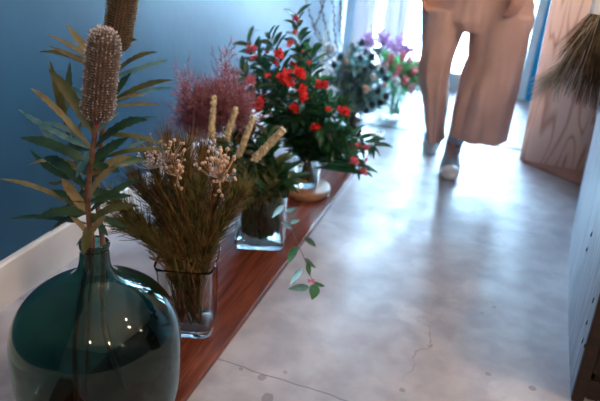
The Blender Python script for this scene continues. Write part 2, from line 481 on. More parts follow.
# whitewashed counter (flared side) and the dark crate at its near end
NB, NT = V((.338, 1.345, 0)), V((.297, 1.345, .85))
FB, FT = V((.482, 3.0, 0)), V((.424, 2.94, .85))
ctr = thing('sales_counter', (.8, 2.15, 0), 'whitewashed wooden counter with a slanting side along the right of the aisle', 'counter')
th = V((.012, 0, 0))
b = MB()
n = 10; vs = []
for i in range(n + 1):
    u = i / n
    for (A, B) in ((NB, FB), (NT, FT)):
        q = A.lerp(B, u); bow = .028 * math.sin(PI * u)
        vs.append(q + V((-bow + .0, 0, 0)))
fs = []
o_ = len(vs); vs2 = [q + th for q in vs]; vs = vs + vs2
for i in range(n):
    a = 2 * i; fs += [(a, a + 1, a + 3, a + 2), (o_ + a, o_ + a + 2, o_ + a + 3, o_ + a + 1), (a, a + 2, o_ + a + 2, o_ + a), (a + 1, o_ + a + 1, o_ + a + 3, a + 3)]
fs += [(0, o_, o_ + 1, 1), (2 * n, 2 * n + 1, o_ + 2 * n + 1, o_ + 2 * n)]
b.add(vs, fs); b.build('side_panel', M['wash'], ctr, smooth=False)
for (px, py) in ((585, 322), (583, 345), (593, 300), (590, 250), (580, 340), (596, 235)):
    xx = .33 + (py < 330) * .02
    q = W(px, py, x=.345 if py < 300 else .325)
    u = (q.y - 1.345) / 1.655; zz = max(.02, q.z); base = NB.lerp(FB, u).lerp(NT.lerp(FT, u), zz / .85)
    c = V((base.x - .028 * math.sin(PI * max(0, min(1, u))) - .0005, q.y, zz))
    b = MB(); b.ball(c, (.002, .0028, rnd(.008, .014)), 6, 5, rot=Matrix.Rotation(.25, 3, 'X')); b.build('gouge_mark', M['crate'], ctr)
b = MB(); b.prism([(NT.x - .012, 1.32, .85), (1.3, 1.32, .85), (1.3, 3.02, .85), (FT.x - .012, 3.02, .85)], (0, 0, .03)); b.build('counter_top', M['wash'], ctr, smooth=False)
b = MB(); b.box((1.283, 2.17, .425), (.034, 1.64, .85)); b.box((.86, 2.1, .42), (.80, .02, .84)); b.box((.82, 1.72, .45), (.86, .72, .02)); b.prism([(NB.x + .0005, 1.331, .001), (.366, 1.331, .001), (.330, 1.331, .85), (NT.x + .0005, 1.331, .85)], (0, .0135, 0)); b.build('carcass', M['crate'], ctr, smooth=False)

def crate(x0, y0, x1, y1, z0, hh, label):
    t = thing('slatted_crate', ((x0 + x1) / 2, (y0 + y1) / 2, z0), label, 'crate', 'dark slatted crates at the counter end')
    n = 4; gh = hh / n
    for (ax, ay, bx_, by_) in ((x0, y0, x1, y0), (x0, y1, x1, y1), (x0, y0, x0, y1), (x1, y0, x1, y1)):
        for k in range(n):
            b = MB(); horiz = abs(ax - bx_) > 0
            c = ((ax + bx_) / 2, (ay + by_) / 2, z0 + gh * (k + .5)); d = (abs(bx_ - ax) + (.012 if horiz else 0), .010, gh * .68) if horiz else (.010, abs(by_ - ay) - .012, gh * .68)
            b.box(c, d); bevel(b.build('slat', M['crate'], t, smooth=False), .002)
    for cx in (x0 + .018, x1 - .018):
        for cy in (y0 + .018, y1 - .018): b = MB(); b.box((cx, cy, z0 + hh / 2), (.024, .024, hh)); b.build('corner_post', M['crate'], t, smooth=False)
    b = MB(); b.box(((x0 + x1) / 2, (y0 + y1) / 2, z0 + .008), (x1 - x0 - .03, y1 - y0 - .03, .01)); b.build('crate_floor', M['crate'], t, smooth=False)
crate(.372, 1.350, .81, 1.66, .0, .30, 'dark slatted wooden crate on the floor in the open end of the counter')
crate(.372, 1.36, .81, 1.66, .465, .26, 'dark slatted wooden crate on the shelf inside the counter')

# leaning plywood panel, offcut on the floor
b = MB(); a = .045
r_ = Matrix.Rotation(-.055, 3, 'Y')
poly = [V((.184, 3.13, .003)), V((.80, 3.11, .003)), V((.75, 3.17, 1.35)), V((.136, 3.19, 1.35))]
b.prism(poly, (0, .018, 0))
tag(b.build('plywood_panel', M['ply'], smooth=False), 'tall sheet of plywood standing on the floor beside the blue wall', 'plywood panel')
b = MB(); b.prism([(.20, 3.105, .001), (.475, 2.895, .001), (.78, 3.02, .001), (.78, 3.09, .001)], (0, 0, .012))
tag(b.build('wooden_offcut', M['base_board'], smooth=False), 'flat reddish wooden offcut on the floor in front of the plywood sheet', 'board')

# pendant lamps (out of frame, seen as glints in the bottle)
for i, (x, y) in enumerate(((.64, 1.27), (1.15, 1.15), (2.4, 1.9), (1.17, -.43), (.05, -.7), (2.6, -.2))):
    t = thing('pendant_lamp', (x, y, H), ['bare bulb pendant lamp over the near end of the sales counter', 'bare bulb pendant lamp to the right of the one over the counter end', 'bare bulb pendant lamp at the right, nearest the glazed front', 'bare bulb pendant lamp hanging level with the camera on the right', 'bare bulb pendant lamp farthest from the glazed front', 'bare bulb pendant lamp closest to the right-hand wall'][i], 'lamp', 'pendant lamps')
    zb = 2.12
    b = MB(); b.tube([(x, y, H - .002), (x, y, zb + .10)], .003, 6); b.build('cord', M['black'], t)
    b = MB(); b.lathe([(.001, .10), (.016, .098), (.02, .06), (.018, .03), (.001, .028)], (x, y, zb), 16); b.build('lamp_socket', M['black'], t)
    b = MB(); b.ball((x, y, zb), (.036, .036, .040), 14, 10); b.build('bulb', M['bulb'], t)

# ------------------------------------------------------------------ vases
def shell(outer, th, zb):
    inner = [(max(r - th, .001), z) for r, z in outer if z > zb]
    R1_, Z1_ = outer[-1]
    return [(.0005, outer[0][1])] + outer + [(R1_ - th * .15, Z1_ + th * .30), (R1_ - th * .5, Z1_ + th * .45), (R1_ - th * .85, Z1_ + th * .30)] + inner[::-1] + [(inner[0][0], zb), (.0005, zb)]
def smoothprof(pts, n=40):
    p = path([V((r, 0, z)) for r, z in pts], n); return [(max(q.x, .0005), q.z) for q in p]
DJ = V((-.688, .828, PT + .001))
djR = .17
prof = [(.05, 0), (.12, .001), (.150, .008), (.168, .035), (.178, .09), (.181, .16), (.179, .215), (.168, .262), (.143, .302), (.103, .334), (.062, .356), (.040, .378), (.032, .400), (.0295, .425), (.0285, .436), (.0300, .441), (.0303, .447), (.0285, .450)]
prof = [(r * .965, z * .96) for r, z in prof]
b = MB(); sp = [prof[0], prof[1], prof[2]] + smoothprof(prof[3:], 44)
b.lathe(shell(sp, .0045, .008), DJ, 72)
b.v = [(x + .014 * ss((z - DJ.z - .27) / .19), y, z) for x, y, z in b.v]     # the old hand-made bottle has a crooked neck
dj = b.build('demijohn', M['demijohn'], origin=DJ)
tag(dj, 'large round teal glass demijohn holding banksia on the plank, nearest the camera', 'bottle')

def vase(name, c, prof, th, zb, label, sq=0, rot=0, water=None, m='clear', seg=56, cat='vase'):
    b = MB(); b.lathe(shell(prof, th, zb), c, seg, sq, rot)
    o = b.build(name, M[m], origin=c); tag(o, label, cat)
    if water:
        ins = [(max(r - th - .0008, .001), z) for r, z in prof if zb + .002 < z < water]
        pr = [(.0005, zb + .001), (ins[0][0], zb + .001)] + ins + [(ins[-1][0], water), (.0005, water)]
        b = MB(); b.lathe(pr, c, seg, sq, rot); b.build('water', M['water'], o)
    return o
V2 = V((-.670, 1.183, PT + .001)); V3 = V((-.680, 1.705, PT + .001)); V4 = V((-.670, 2.161, PT + .037)); V5 = V((-.68, 2.92, PT + .001)); V6 = V((-.565, 3.51, .001))
vase('square_vase', V2, [(.050, 0), (.068, .001), (.073, .006), (.072, .03), (.0715, .08), (.0715, .16), (.073, .185), (.076, .202), (.078, .210)], .0035, .014,
     'square clear glass vase of dry brown foliage on the plank, right behind the demijohn', sq=.55, rot=.30)
vase('square_vase', V3, [(.055, 0), (.080, .001), (.086, .006), (.087, .03), (.086, .10), (.085, .17), (.088, .198), (.092, .208)], .004, .014,
     'wide square glass vase with dark foliage and dried spikes, second square vase from the demijohn', sq=.5, rot=.38)
b = MB(); b.lathe([(.001, 0), (.098, 0), (.104, .006), (.106, .018), (.104, .030), (.098, .035), (.001, .036)], (V4.x, V4.y, PT + .0005), 56)
tag(b.build('wooden_stand', M['coaster'], smooth=True, origin=(V4.x, V4.y, PT)), 'round pale wooden stand on the plank under the small glass jar', 'stand')
vase('glass_jar', V4, smoothprof([(.045, 0), (.052, .004), (.055, .03), (.055, .10), (.050, .12), (.042, .135), (.041, .150), (.045, .158)], 20), .003, .008,
     'small round clear glass jar on the round wooden stand', water=.09)
vase('glass_vase', V5, [(.04, 0), (.058, .002), (.060, .01), (.061, .10), (.062, .20), (.065, .215)], .004, .012,
     'clear glass vase of blue thistles near the far end of the plank', water=.12)
b = MB(); b.lathe(shell([(.07, 0), (.082, .002), (.085, .02), (.095, .14), (.105, .20), (.108, .21)], .003, .006), V6, 48)
tag(b.build('flower_vase', M['clear'], origin=V6), 'flared clear glass vase of pink tulips on the floor by the window', 'vase')

# ------------------------------------------------------------------ banksia
def banksia_head(t, p0, p1, r, m, tips):
    ax = (p1 - p0).normalized(); L = (p1 - p0).length
    a = ax.orthogonal().normalized(); bb = ax.cross(a)
    def rr(u): return r * .80 * (min(1, (u * 7 + .35)) ** .5) * (max(0.02, 1 - max(0, (u - .86) / .14) ** 2) ** .5)
    b = MB(); pts = [p0 + ax * L * u for u in [i / 20 for i in range(21)]]
    b.tube(pts, [rr(i / 20) for i in range(21)], 20); head = b.build('flower_head', M['banksia_core'], t)
    b = MB(); c = MB(); rows = 34; cols = 24
    for i in range(rows):
        u = (i + .5) / rows
        for k in range(cols):
            w = 2 * PI * (k + .5 * (i % 2) * .25) / cols
            d = a * math.cos(w) + bb * math.sin(w)
            q = p0 + ax * L * u + d * rr(u) * .97
            up = ss((u - .8) / .2)
            tip = q + (d * (1 - .6 * up) + ax * (.45 + .9 * up)).normalized() * r * rnd(.24, .34) + rv(.0006)
            mid = q.lerp(tip, .55) + d * r * .05
            b.tube([q, mid, tip], [.0013, .0012, .0006], 3)
            if tips and (random.random() < .30 + .6 * up): c.ball(tip, .0012 + .0006 * up, 4, 3)
    b.build('bristles', M[m], head)
    if tips: c.build('bristle_tips', M['silver'], head)
    b = MB(); b.ball(p0 - ax * .003, (.006, .006, .005), 8, 6)
    b.build('bud_scar', M['red'], t)

def banksia(label, head0, head1, r, m, tips, stem_pts, leaves, Y):
    t = thing('banksia_stem', stem_pts[0], label, 'flower stem', 'banksia in the demijohn')
    P = path(stem_pts, 20)
    b = MB(); b.tube(P, [lerp(.0058, .0045, i / 20) + rnd(0, .0006) for i in range(21)], 9); b.build('stem', M['bstem'], t)
    if head0 is not None: banksia_head(t, head0, head1, r, m, tips)
    for (bx_, by_, tx, ty, wd, mm, dy) in leaves:
        q0 = W(bx_, by_, y=Y); q1 = W(tx, ty, y=Y + dy)
        # start on the stem
        best = min(P, key=lambda p: (p - q0).length)
        start = best
        L = (q1 - start).length
        b = MB()
        b.leaf(start, q1, wd, bend=V((0, 0, rnd(.02, .10) * L)) + rv(.04 * L), seg=16, fold=.22, shape='strap', serr=.10)
        b.build('leaf', M[mm], t)
YS = -.075
neck = DJ + V((.013, 0, .418))
H1a, H1b = W(97, 121, y=.60), W(105, 31, y=.62)
H2a, H2b = W(115, 50, y=.70), W(129, -38, y=.72)
G, O, D, T = 'bleaf_gold', 'bleaf_olive', 'bleaf', 'bleaf_teal'
banksia('banksia with silver-tipped brown cone, the lower and nearer of the two', H1a, H1b, .0275, 'banksia_grey', True,
        [DJ + V((-.05, -.03, .02)), DJ + V((-.03, -.03, .22)), neck + V((-.006, -.010, 0)), W(88, 190, y=.61), H1a],
        [(93, 125, 48, 68, .020, O, .0), (91, 150, 40, 122, .011, T, .04), (88, 195, 52, 190, .018, D, -.02), (87, 215, 50, 232, .014, D, -.02), (92, 165, 120, 172, .016, D, -.02), (90, 195, 132, 196, .015, D, .0), (91, 185, 105, 150, .014, D, .03), (92, 135, 30, 88, .011, G, .03), (91, 140, 18, 109, .012, T, .06), (90, 155, 20, 138, .018, D, -.02), (88, 172, 27, 166, .012, G, .03),
         (86, 190, 43, 158, .020, D, .02), (86, 205, 62, 178, .018, G, -.03), (84, 212, 0, 179, .010, G, .02), (84, 205, 37, 219, .019, D, -.04), (83, 225, 9, 219, .013, D, .0),
         (97, 140, 148, 120, .019, D, -.02), (94, 160, 129, 137, .018, D, .02), (93, 172, 132, 157, .013, G, -.02), (92, 180, 147, 160, .018, D, .05), (90, 205, 116, 168, .016, G, -.03),
         (90, 212, 140, 180, .015, D, .02), (89, 218, 139, 206, .015, O, -.01), (86, 232, 106, 216, .011, G, -.02), (84, 236, 70, 216, .010, G, -.02), (95, 128, 120, 112, .012, T, .02),
         (88, 200, 112, 190, .014, T, .03), (92, 150, 76, 178, .014, T, -.02), (90, 165, 65, 205, .016, D, .03), (86, 226, 84, 254, .018, O, -.035), (88, 190, 58, 222, .017, D, .03), (89, 180, 118, 198, .018, D, .03), (88, 205, 108, 236, .015, D, .02), (88, 215, 128, 228, .013, D, .04), (92, 150, 60, 150, .016, D, .03), (90, 176, 72, 150, .016, T, .04), (94, 140, 112, 150, .017, D, .04), (86, 228, 76, 246, .013, D, .03)], .62)
banksia('taller banksia with golden-brown cone reaching out of the top of the photo', H2a, H2b, .0265, 'banksia_gold', False,
        [DJ + V((.02, .05, .02)), DJ + V((.0, .02, .22)), neck + V((.010, .012, 0)), W(97, 180, y=.68), H2a],
        [(106, 66, 66, 24, .013, G, .0), (105, 68, 46, 34, .010, G, .03), (104, 80, 48, 46, .010, G, .02), (104, 90, 39, 52, .010, O, .04), (103, 95, 62, 88, .010, T, .05),
         (113, 62, 137, 40, .013, O, .0), (112, 75, 157, 52, .013, O, .02), (112, 78, 168, 60, .011, T, .03), (110, 95, 173, 80, .012, O, .02), (110, 97, 172, 88, .009, T, .0),
         (108, 112, 131, 73, .016, D, .0), (107, 108, 147, 96, .012, G, -.02), (106, 118, 160, 105, .009, G, .0), (105, 128, 158, 117, .012, D, .02), (103, 140, 165, 145, .010, O, .03),
         (101, 160, 172, 150, .009, O, .05), (100, 170, 150, 140, .012, T, .06), (104, 75, 118, 52, .014, D, -.02)], .70)
b = MB()                                            # bare cut stem seen inside the bottle
P = path([DJ + V((.0, -.06, .015)), DJ + V((-.005, -.02, .25)), neck + V((-.012, .012, .01)), W(78, 170, y=.66), W(60, 100, y=.68)], 16)
t = thing('banksia_stem', P[0], 'banksia stem without a cone, its olive leaves pointing up to the left', 'flower stem', 'banksia in the demijohn')
b.tube(P, .0038, 7); b.build('stem', M['bstem'], t)
for k, (u, tx, ty, mm) in enumerate(((.72, 30, 150, D), (.8, 35, 118, T), (.85, 92, 96, O), (.92, 50, 60, O), (.95, 70, 62, D), (.99, 56, 74, G), (.7, 110, 150, D), (.76, 48, 182, O))):
    p, d = at(P, u); b = MB(); q = W(tx, ty, y=.68 + rnd(-.03, .05)); b.leaf(p, q, .014, seg=16, fold=.22, shape='strap', serr=.1); b.build('leaf', M[mm], t)

YS = 0.0
# ------------------------------------------------------------------ dry brown foliage in the square vase
def keep_in(q, c, r, top):
    if q.z < top:
        d = V((q.x - c.x, q.y - c.y, 0))
        if d.length > r: d = d.normalized() * r; q = V((c.x + d.x, c.y + d.y, q.z))
        q.z = max(q.z, c.z + .02)
    return q
def needle_spray(b, P, u0, n, ln, spread, mi=0, wd=.0009):
    for i in range(n):
        u = rnd(u0, 1) ; p, d = at(P, u)
        side = (d + rv(spread)).normalized()
        L = ln * rnd(.5, 1.1)
        mid = p + side * L * .55; tip = p + side * L + V((0, 0, L * .12)) + rv(L * .08)
        mid = keep_in(mid, V2, .060, V2.z + .215); tip = keep_in(tip, V2, .060, V2.z + .215)
        b.tube([p, mid, tip], [wd, wd * .9, wd * .4], 3, mi)
V2t = V2 + V((0, 0, .205))
brown_tips = [((126, 226), 'lowest spray reaching left over the floor', 1), ((118, 205), 'spray reaching far left behind the banksia leaves', 1), ((138, 182), 'spray leaning left at mid height', 0), ((152, 160), 'spray rising left behind the banksia', 0), ((170, 145), 'tall spray left of the middle', 0),
              ((186, 150), 'upright spray in the middle', 0), ((203, 160), 'spray just right of the middle', 0), ((222, 176), 'spray leaning right under the tan seed heads', 0), ((238, 196), 'low spray on the right by the next vase', 1), ((150, 236), 'short drooping spray at the left rim', 1), ((226, 215), 'short spray at the right rim', 0), ((178, 178), 'short inner spray above the vase mouth', 1),
              ((200, 190), 'inner spray on the right above the vase mouth', 1), ((160, 195), 'inner spray on the left above the vase mouth', 0)]
for (tp, lb, g) in brown_tips:
    yy = .90 + rnd(-.06, .07); tip = W(*tp, y=yy)
    u = (tp[0] - 185) / 60
    base = V2 + V((-u * .03 + rnd(-.02, .02), rnd(-.03, .03), .018)); mouth = V2t + V((u * .05, (yy - .90) * .5, -.005))
    P = path([base, mouth, mouth.lerp(tip, .5) + V((0, 0, .02)), tip], 14)
    t = thing('dried_foliage_stem', base, 'dry brown needle-leaved stem, ' + lb, 'dried stem', 'dry brown foliage in the square vase')
    b = MB(); b.tube(P, [.0026 - .0016 * i / 14 for i in range(15)], 5); b.build('stem', M['twig'], t)
    b = MB()
    needle_spray(b, P, .16, 400, .075, .55, 0, .0012)
    needle_spray(b, P, .16, 180, .06, .6, 1, .0012)
    for k in range(3):
        w = rnd(0, 6.28); b.tube([base, V2 + V((.055 * math.cos(w), .055 * math.sin(w), rnd(.12, .2))), mouth + V((.045 * math.cos(w), .045 * math.sin(w), .02))], .0016, 4, 1)
    b.build('foliage', [M['twig_green'], M['twig']] if g else [M['twig'], M['twig_green']], t)
def berry_stem(label, pts, n, cc, sp, r, m='berry', small=False):
    r *= 1.15
    base = V2 + V((.02, .02, .018)); mouth = V2t + V((.02, .01, 0))
    c = W(*cc, y=.86)
    P = path([base, mouth, c - V((0, 0, .03))], 12)
    t = thing('seed_head_stem', base, label, 'dried stem', 'seed heads in the square vase')
    b = MB(); b.tube(P, [.0022] * 10 + [.0018] * 3, 5)
    e = MB()
    for i in range(n):
        q = W(cc[0] + random.gauss(0, sp[0]), cc[1] + random.gauss(0, sp[1]), y=.86 + rnd(-.03, .03))
        e.tube([P[-1], P[-1].lerp(q, .6) + V((0, 0, -.006)), q], [.0008, .0006, .0005], 3)
        e.ball(q, r * rnd(.8, 1.2), 7, 5)
    b.build('stem', M['twig'], t); e.build('seed_heads', M[m], t)
berry_stem('stem with a dense cluster of tan bead-like seed heads, right side of the brown foliage', None, 62, (220, 167), (9, 9), .0040)
berry_stem('stem with a few scattered tan seed heads, middle of the brown foliage', None, 24, (177, 165), (7, 16), .0036)
berry_stem('stem with a loose high spray of tan seed heads, left of the middle', None, 22, (166, 150), (14, 7), .0030)
berry_stem('stem with tiny pale blossoms among the brown foliage beside the banksia leaves', None, 34, (150, 158), (8, 4), .0026, 'blossom')

# ------------------------------------------------------------------ second square vase: spikes, plumes, dark foliage
V3t = V3 + V((0, 0, .203))
def mesh_spike(b, p0, p1, r):
    L = (p1 - p0).length; ax = (p1 - p0).normalized(); a = ax.orthogonal().normalized(); bb = ax.cross(a)
    b.tube([p0, p0.lerp(p1, .15), p0.lerp(p1, .5), p0.lerp(p1, .85), p1], [r * .6, r * .75, r * .75, r * .6, r * .3], 8)
    for i in range(150):
        u = rnd(0, 1); w = rnd(0, 2 * PI); d = a * math.cos(w) + bb * math.sin(w)
        q = p0.lerp(p1, u) + d * r * .6 * (1 - .4 * u)
        b.ball(q + d * r * .18, r * rnd(.22, .34), 5, 4)
for (x0, y0, x1, y1, lb) in ((211, 138, 214, 96, 'leftmost, pointing straight up'), (226, 140, 236, 108, 'second from the left'), (238, 157, 254, 116, 'third from the left'), (254, 160, 284, 129, 'rightmost, leaning out to the right')):
    yy = 1.30; p0 = W(x0, y0, y=yy); p1 = W(x1, y1, y=yy + .01)
    base = V3 + V((rnd(-.03, .03), rnd(-.02, .03), .018))
    t = thing('dried_spike', base, 'dried tan flower spike above the wide glass vase, ' + lb, 'dried flower', 'dried tan flower spikes')
    b = MB(); b.tube(path([base, V3t + V(((x0 - 235) * .001, -.05, -.01)), p0], 12), .0022, 6); b.build('stem', M['gstem'], t)
    b = MB(); mesh_spike(b, p0, p1, .0125 if x1 < 280 else .0155); b.build('flower_spike', M['spike'], t)
def plume(label, c, sp, n, m, yy, ln=.05, m2='plume'):
    base = V3 + V((rnd(-.04, .0), rnd(0, .04), .018)); cc = W(*c, y=yy)
    P = path([base, V3t + V((-.04, .02, -.01)), cc - V((0, 0, .05)), cc], 12)
    t = thing('smoke_bush_stem', base, label, 'flower stem', 'mauve feathery plumes')
    b = MB(); b.tube(P, [.003 - .0001 * i for i in range(13)], 6); b.build('stem', M['bstem'], t)
    b = MB()
    for i in range(int(n * 1.7)):
        q = W(c[0] + random.gauss(0, sp[0]), c[1] + random.gauss(0, sp[1]), y=yy + random.gauss(0, .04))
        s = P[random.randint(8, 12)]
        d = ((q - s).normalized() + rv(.5)).normalized(); L = ln * rnd(.4, 1)
        b.tube([q, q + d * L * .5 + rv(.004), q + d * L + V((0, 0, .005))], [.0015, .0012, .0006], 3, 0 if random.random() < .7 else 1)
        if i % 4 == 0: b.tube([s, s.lerp(q, .5) + rv(.01), q], [.0012, .0009, .0008], 3)
    b.build('plume', [M[m], M[m2]], t)
plume('mauve feathery plume at the left against the blue wall, above the brown foliage', (200, 108), (9, 9), 520, 'plume', 1.42, m2='plume_pale')
plume('mauve feathery plume in the middle, behind the dried spikes', (222, 104), (10, 11), 560, 'plume', 1.46)
plume('pale pink upright plume rising above the mauve ones', (226, 70), (4, 10), 80, 'plume_pale', 1.50, .035, 'plume')
plume('dark mauve plume low behind the spikes beside the red flowers', (240, 115), (7, 11), 360, 'plume', 1.46)
plume('dark mauve plume filling the low left between wall and spikes', (206, 126), (8, 7), 300, 'plume', 1.44)
plume('brownish mauve plume just above the brown foliage', (190, 122), (6, 8), 160, 'plume', 1.44)
plume('thin wispy plume pointing to the upper left', (186, 90), (5, 10), 70, 'plume_pale', 1.42, .05, 'plume')
# leafy stems
def leafy(name, label, group, base, mouth, tip, yy, n, L, wd, m, m2=None, u0=.35, flowers=(), fm='red', sag=0, cat='flower stem', stem='gstem', shape='lance', bushy=1.0):
    tip3 = tip if isinstance(tip, Vector) else W(*tip, y=yy)
    P = path([base, mouth, mouth.lerp(tip3, .55) + V((0, 0, .03 + sag)), tip3], 16)
    t = thing(name, base, label, cat, group)
    b = MB(); b.tube(P, [.0028 - .0018 * i / 16 for i in range(17)], 6); b.build('stem', M[stem], t)
    b = MB()
    for i in range(n):
        u = u0 + (1 - u0) * (i + rnd(0, .8)) / n; u = min(u, .999)
        p, d = at(P, u)
        ph = i * 2.4 + rnd(-.4, .4); a = d.orthogonal().normalized(); c = d.cross(a)
        dirv = (a * math.cos(ph) + c * math.sin(ph)) * .9 * bushy + d * .75 + V((0, 0, -.25))
        LL = L * rnd(.6, 1.1) * (1 - .3 * max(0, u - .7))
        q = p + dirv.normalized() * LL
        if q.z < .06: q.z = .06
        q = keep_in(q, V3 if base.y < 1.95 else V4, .070 if base.y < 1.95 else .040, base.z + (.20 if base.y < 1.95 else .12))
        b.leaf(p, q, wd * rnd(.8, 1.15), bend=V((0, 0, .10 * LL)), seg=6, shape=shape, mi=(1 if m2 and random.random() < .3 else 0))
    if base.y < 1.95:
        for k in range(9):
            w = rnd(0, 6.28); r0 = rnd(.01, .07); w2 = w + rnd(-.7, .7)
            b.leaf(V3 + V((r0 * math.cos(w), r0 * math.sin(w), rnd(.02, .07))), V3 + V((.066 * math.cos(w2), .066 * math.sin(w2), rnd(.09, .2))), .017, seg=6, shape='lance')
    b.build('foliage', [M[m]] + ([M[m2]] if m2 else []), t)
    for (fx, fy, s) in flowers:
        s *= 1.3
        b = MB(); c = W(fx, fy, y=yy - .03)
        for k in range(int(11 * s)):
            dd = V((rnd(-1, 1), rnd(-1, 1), rnd(-.6, 1))).normalized()
            b.leaf(c + rv(.006 * s), c + dd * .017 * s * rnd(.7, 1.2), .010 * s, seg=4, shape='round', fold=.5)
            b.ball(c + dd * .007 * s, .0038 * s, 5, 4)
        near, _ = min(((q, 0) for q in P), key=lambda q: (q[0] - c).length)
        b.tube([near, near.lerp(c, .5) + V((0, 0, .006)), c], .0009, 4)
        b.build('blossom', M[fm], t)
    return t
g3 = 'dark leafy stems in the wide glass vase'
INV = True
for i, (tp, lb) in enumerate((((232, 178), 'hanging over the left rim'), ((245, 150), 'standing at the left'), ((262, 148), 'standing in the middle'), ((275, 165), 'leaning to the right'), ((240, 205), 'short one inside the left of the rim'),
                              ((285, 175), 'low one reaching right'), ((255, 172), 'bent strap-leaved one in the mouth'), ((222, 160), 'reaching left towards the brown foliage'), ((248, 128), 'upright behind the dried spikes'), ((268, 132), 'upright between the spikes and the red blossoms'), ((228, 140), 'behind the two left spikes'), ((290, 190), 'low and far to the right'), ((215, 190), 'low behind the seed heads'), ((256, 190), 'filling the front of the vase mouth'), ((270, 185), 'filling the right of the vase mouth'))):
    yy = 1.42 + rnd(-.05, .05)
    leafy('leafy_stem', 'dark leafy stem in the wide vase, ' + lb, g3, V3 + V((rnd(-.03, .03), rnd(-.03, .03), .018)), V3t + V(((tp[0] - 255) * .0016, rnd(-.03, .03), -.01)), tp, yy, 30, .085, .019, 'green', 'bleaf_olive', u0=.1)
# trailing sprig hanging over the plank edge
t = thing('trailing_sprig', V3t + V((.05, 0, 0)), 'thin trailing sprig with green leaves and a red bud hanging over the plank edge', 'sprig')
pp = [V3 + V((.02, .0, .05)), V3t + V((.05, .0, -.0)), W(283, 203, x=-.57), W(290, 226, x=-.505), W(305, 260, x=-.415), W(314, 286, x=-.355)]
P = path(pp, 24)
b = MB(); b.tube(P, [.0020 - .0011 * i / 24 for i in range(25)], 5); b.build('stem', M['bstem'], t)
b = MB()
for (x0, y0, x1, y1, w_) in ((303, 238, 316, 247, .016), (297, 246, 288, 264, .019), (304, 258, 316, 268, .012), (307, 262, 310, 276, .012), (302, 268, 290, 285, .013), (309, 287, 288, 289, .015), (314, 284, 312, 300, .024), (292, 228, 281, 222, .013), (290, 224, 300, 220, .012), (284, 205, 272, 218, .016), (313, 282, 325, 286, .009), (286, 212, 296, 208, .011)):
    sx = lambda yy_: lerp(-.53, -.355, (yy_ - 216) / 70)
    b.leaf(W(x0, y0, x=sx(y0)), W(x1, y1, x=sx(y0) + rnd(.0, .018)), w_ * 1.25, seg=6, nrm=(.4, -1, .8), bend=rv(.004))
b.build('foliage', M['green2'], t)
b = MB(); c = W(311, 281, x=-.362)
for k in range(9): b.leaf(c, c + rv(1).normalized() * .011, .006, seg=4, shape='round')
b.build('blossom', M['pinkred'], t)

# ------------------------------------------------------------------ red-flowered bouquet in the jar
V4t = V4 + V((0, 0, .15))
gr = 'red-blossomed branches in the small jar'
reds = [((296, 14), 1.84, [(296, 19, .9), (291, 43, 1.0), (295, 32, .7)], 'tallest, in the middle'), ((268, 34), 1.82, [(279, 54, 1.1), (276, 62, .8)], 'high, left of the tallest'), ((247, 42), 1.80, [(251, 49, 1.1), (255, 58, .9)], 'high at the far left with pinkish blossoms'),
        ((240, 72), 1.74, [(251, 81, 1.2)], 'at the left edge against the mauve plumes'), ((250, 98), 1.70, [(258, 105, 1.3), (262, 100, .8)], 'low at the left above the dried spikes'), ((312, 48), 1.86, [(293, 64, .8), (309, 62, .6)], 'right of the tallest, under the bare twigs'),
        ((318, 80), 1.80, [(324, 85, 1.0), (319, 84, .9)], 'pointing right at mid height'), ((296, 72), 1.68, [(285, 76, 1.4), (300, 74, 1.3), (291, 84, 1.0)], 'in the centre with the largest red blossoms'), ((302, 98), 1.66, [(302, 90, 1.0), (303, 97, 1.0)], 'in the centre below the largest blossoms'),
        ((345, 108), 1.72, [(342, 111, 1.1), (329, 109, .7), (346, 112, .8)], 'reaching right in front of the thistles'), ((292, 118), 1.66, [(294, 108, 1.2)], 'drooping forward at the centre'), ((322, 128), 1.72, [(316, 127, 1.0), (313, 130, .7)], 'short, just above the jar'),
        ((374, 146), 1.72, [(358, 146, .7), (366, 148, .8)], 'reaching farthest right over the aisle'), ((366, 176), 1.70, [(354, 161, 1.0), (363, 171, .9), (366, 160, .5)], 'drooping low to the right over the plank edge'),
        ((272, 84), 1.74, [(268, 76, .7)], 'leafy, left of the centre'), ((330, 100), 1.82, [], 'leafy without blossoms, right of the centre'), ((270, 125), 1.74, [], 'leafy without blossoms, low left'), ((337, 150), 1.76, [], 'leafy without blossoms, hanging to the right above the jar'),
        ((272, 138), 1.70, [], 'leafy without blossoms, hanging to the left above the jar'), ((258, 60), 1.86, [(268, 50, .8)], 'behind the pinkish blossoms'), ((310, 110), 1.74, [], 'leafy without blossoms, in the dense middle'), ((300, 45), 1.9, [(300, 52, .6)], 'behind the tallest'), ((345, 135), 1.78, [], 'leafy without blossoms, to the right of the jar')]
for (tp, yy, fl, lb) in reds:
    u = (tp[0] - 300) / 60
    leafy('flowering_branch', 'dark-leaved branch with red blossoms, ' + lb if fl else 'dark-leaved branch ' + lb, gr, V4 + V((rnd(-.025, .025), rnd(-.025, .025), .014)), V4t + V((u * .028, -.012, -.004)), tp, yy, 48, .085, .019, 'green', 'green2' if tp[0] > 305 else 'bleaf', u0=.22, flowers=fl, fm='pinkred' if tp[0] < 250 or tp[1] < 20 or tp[0] > 355 else 'red', sag=.02 if tp[1] > 100 else 0)

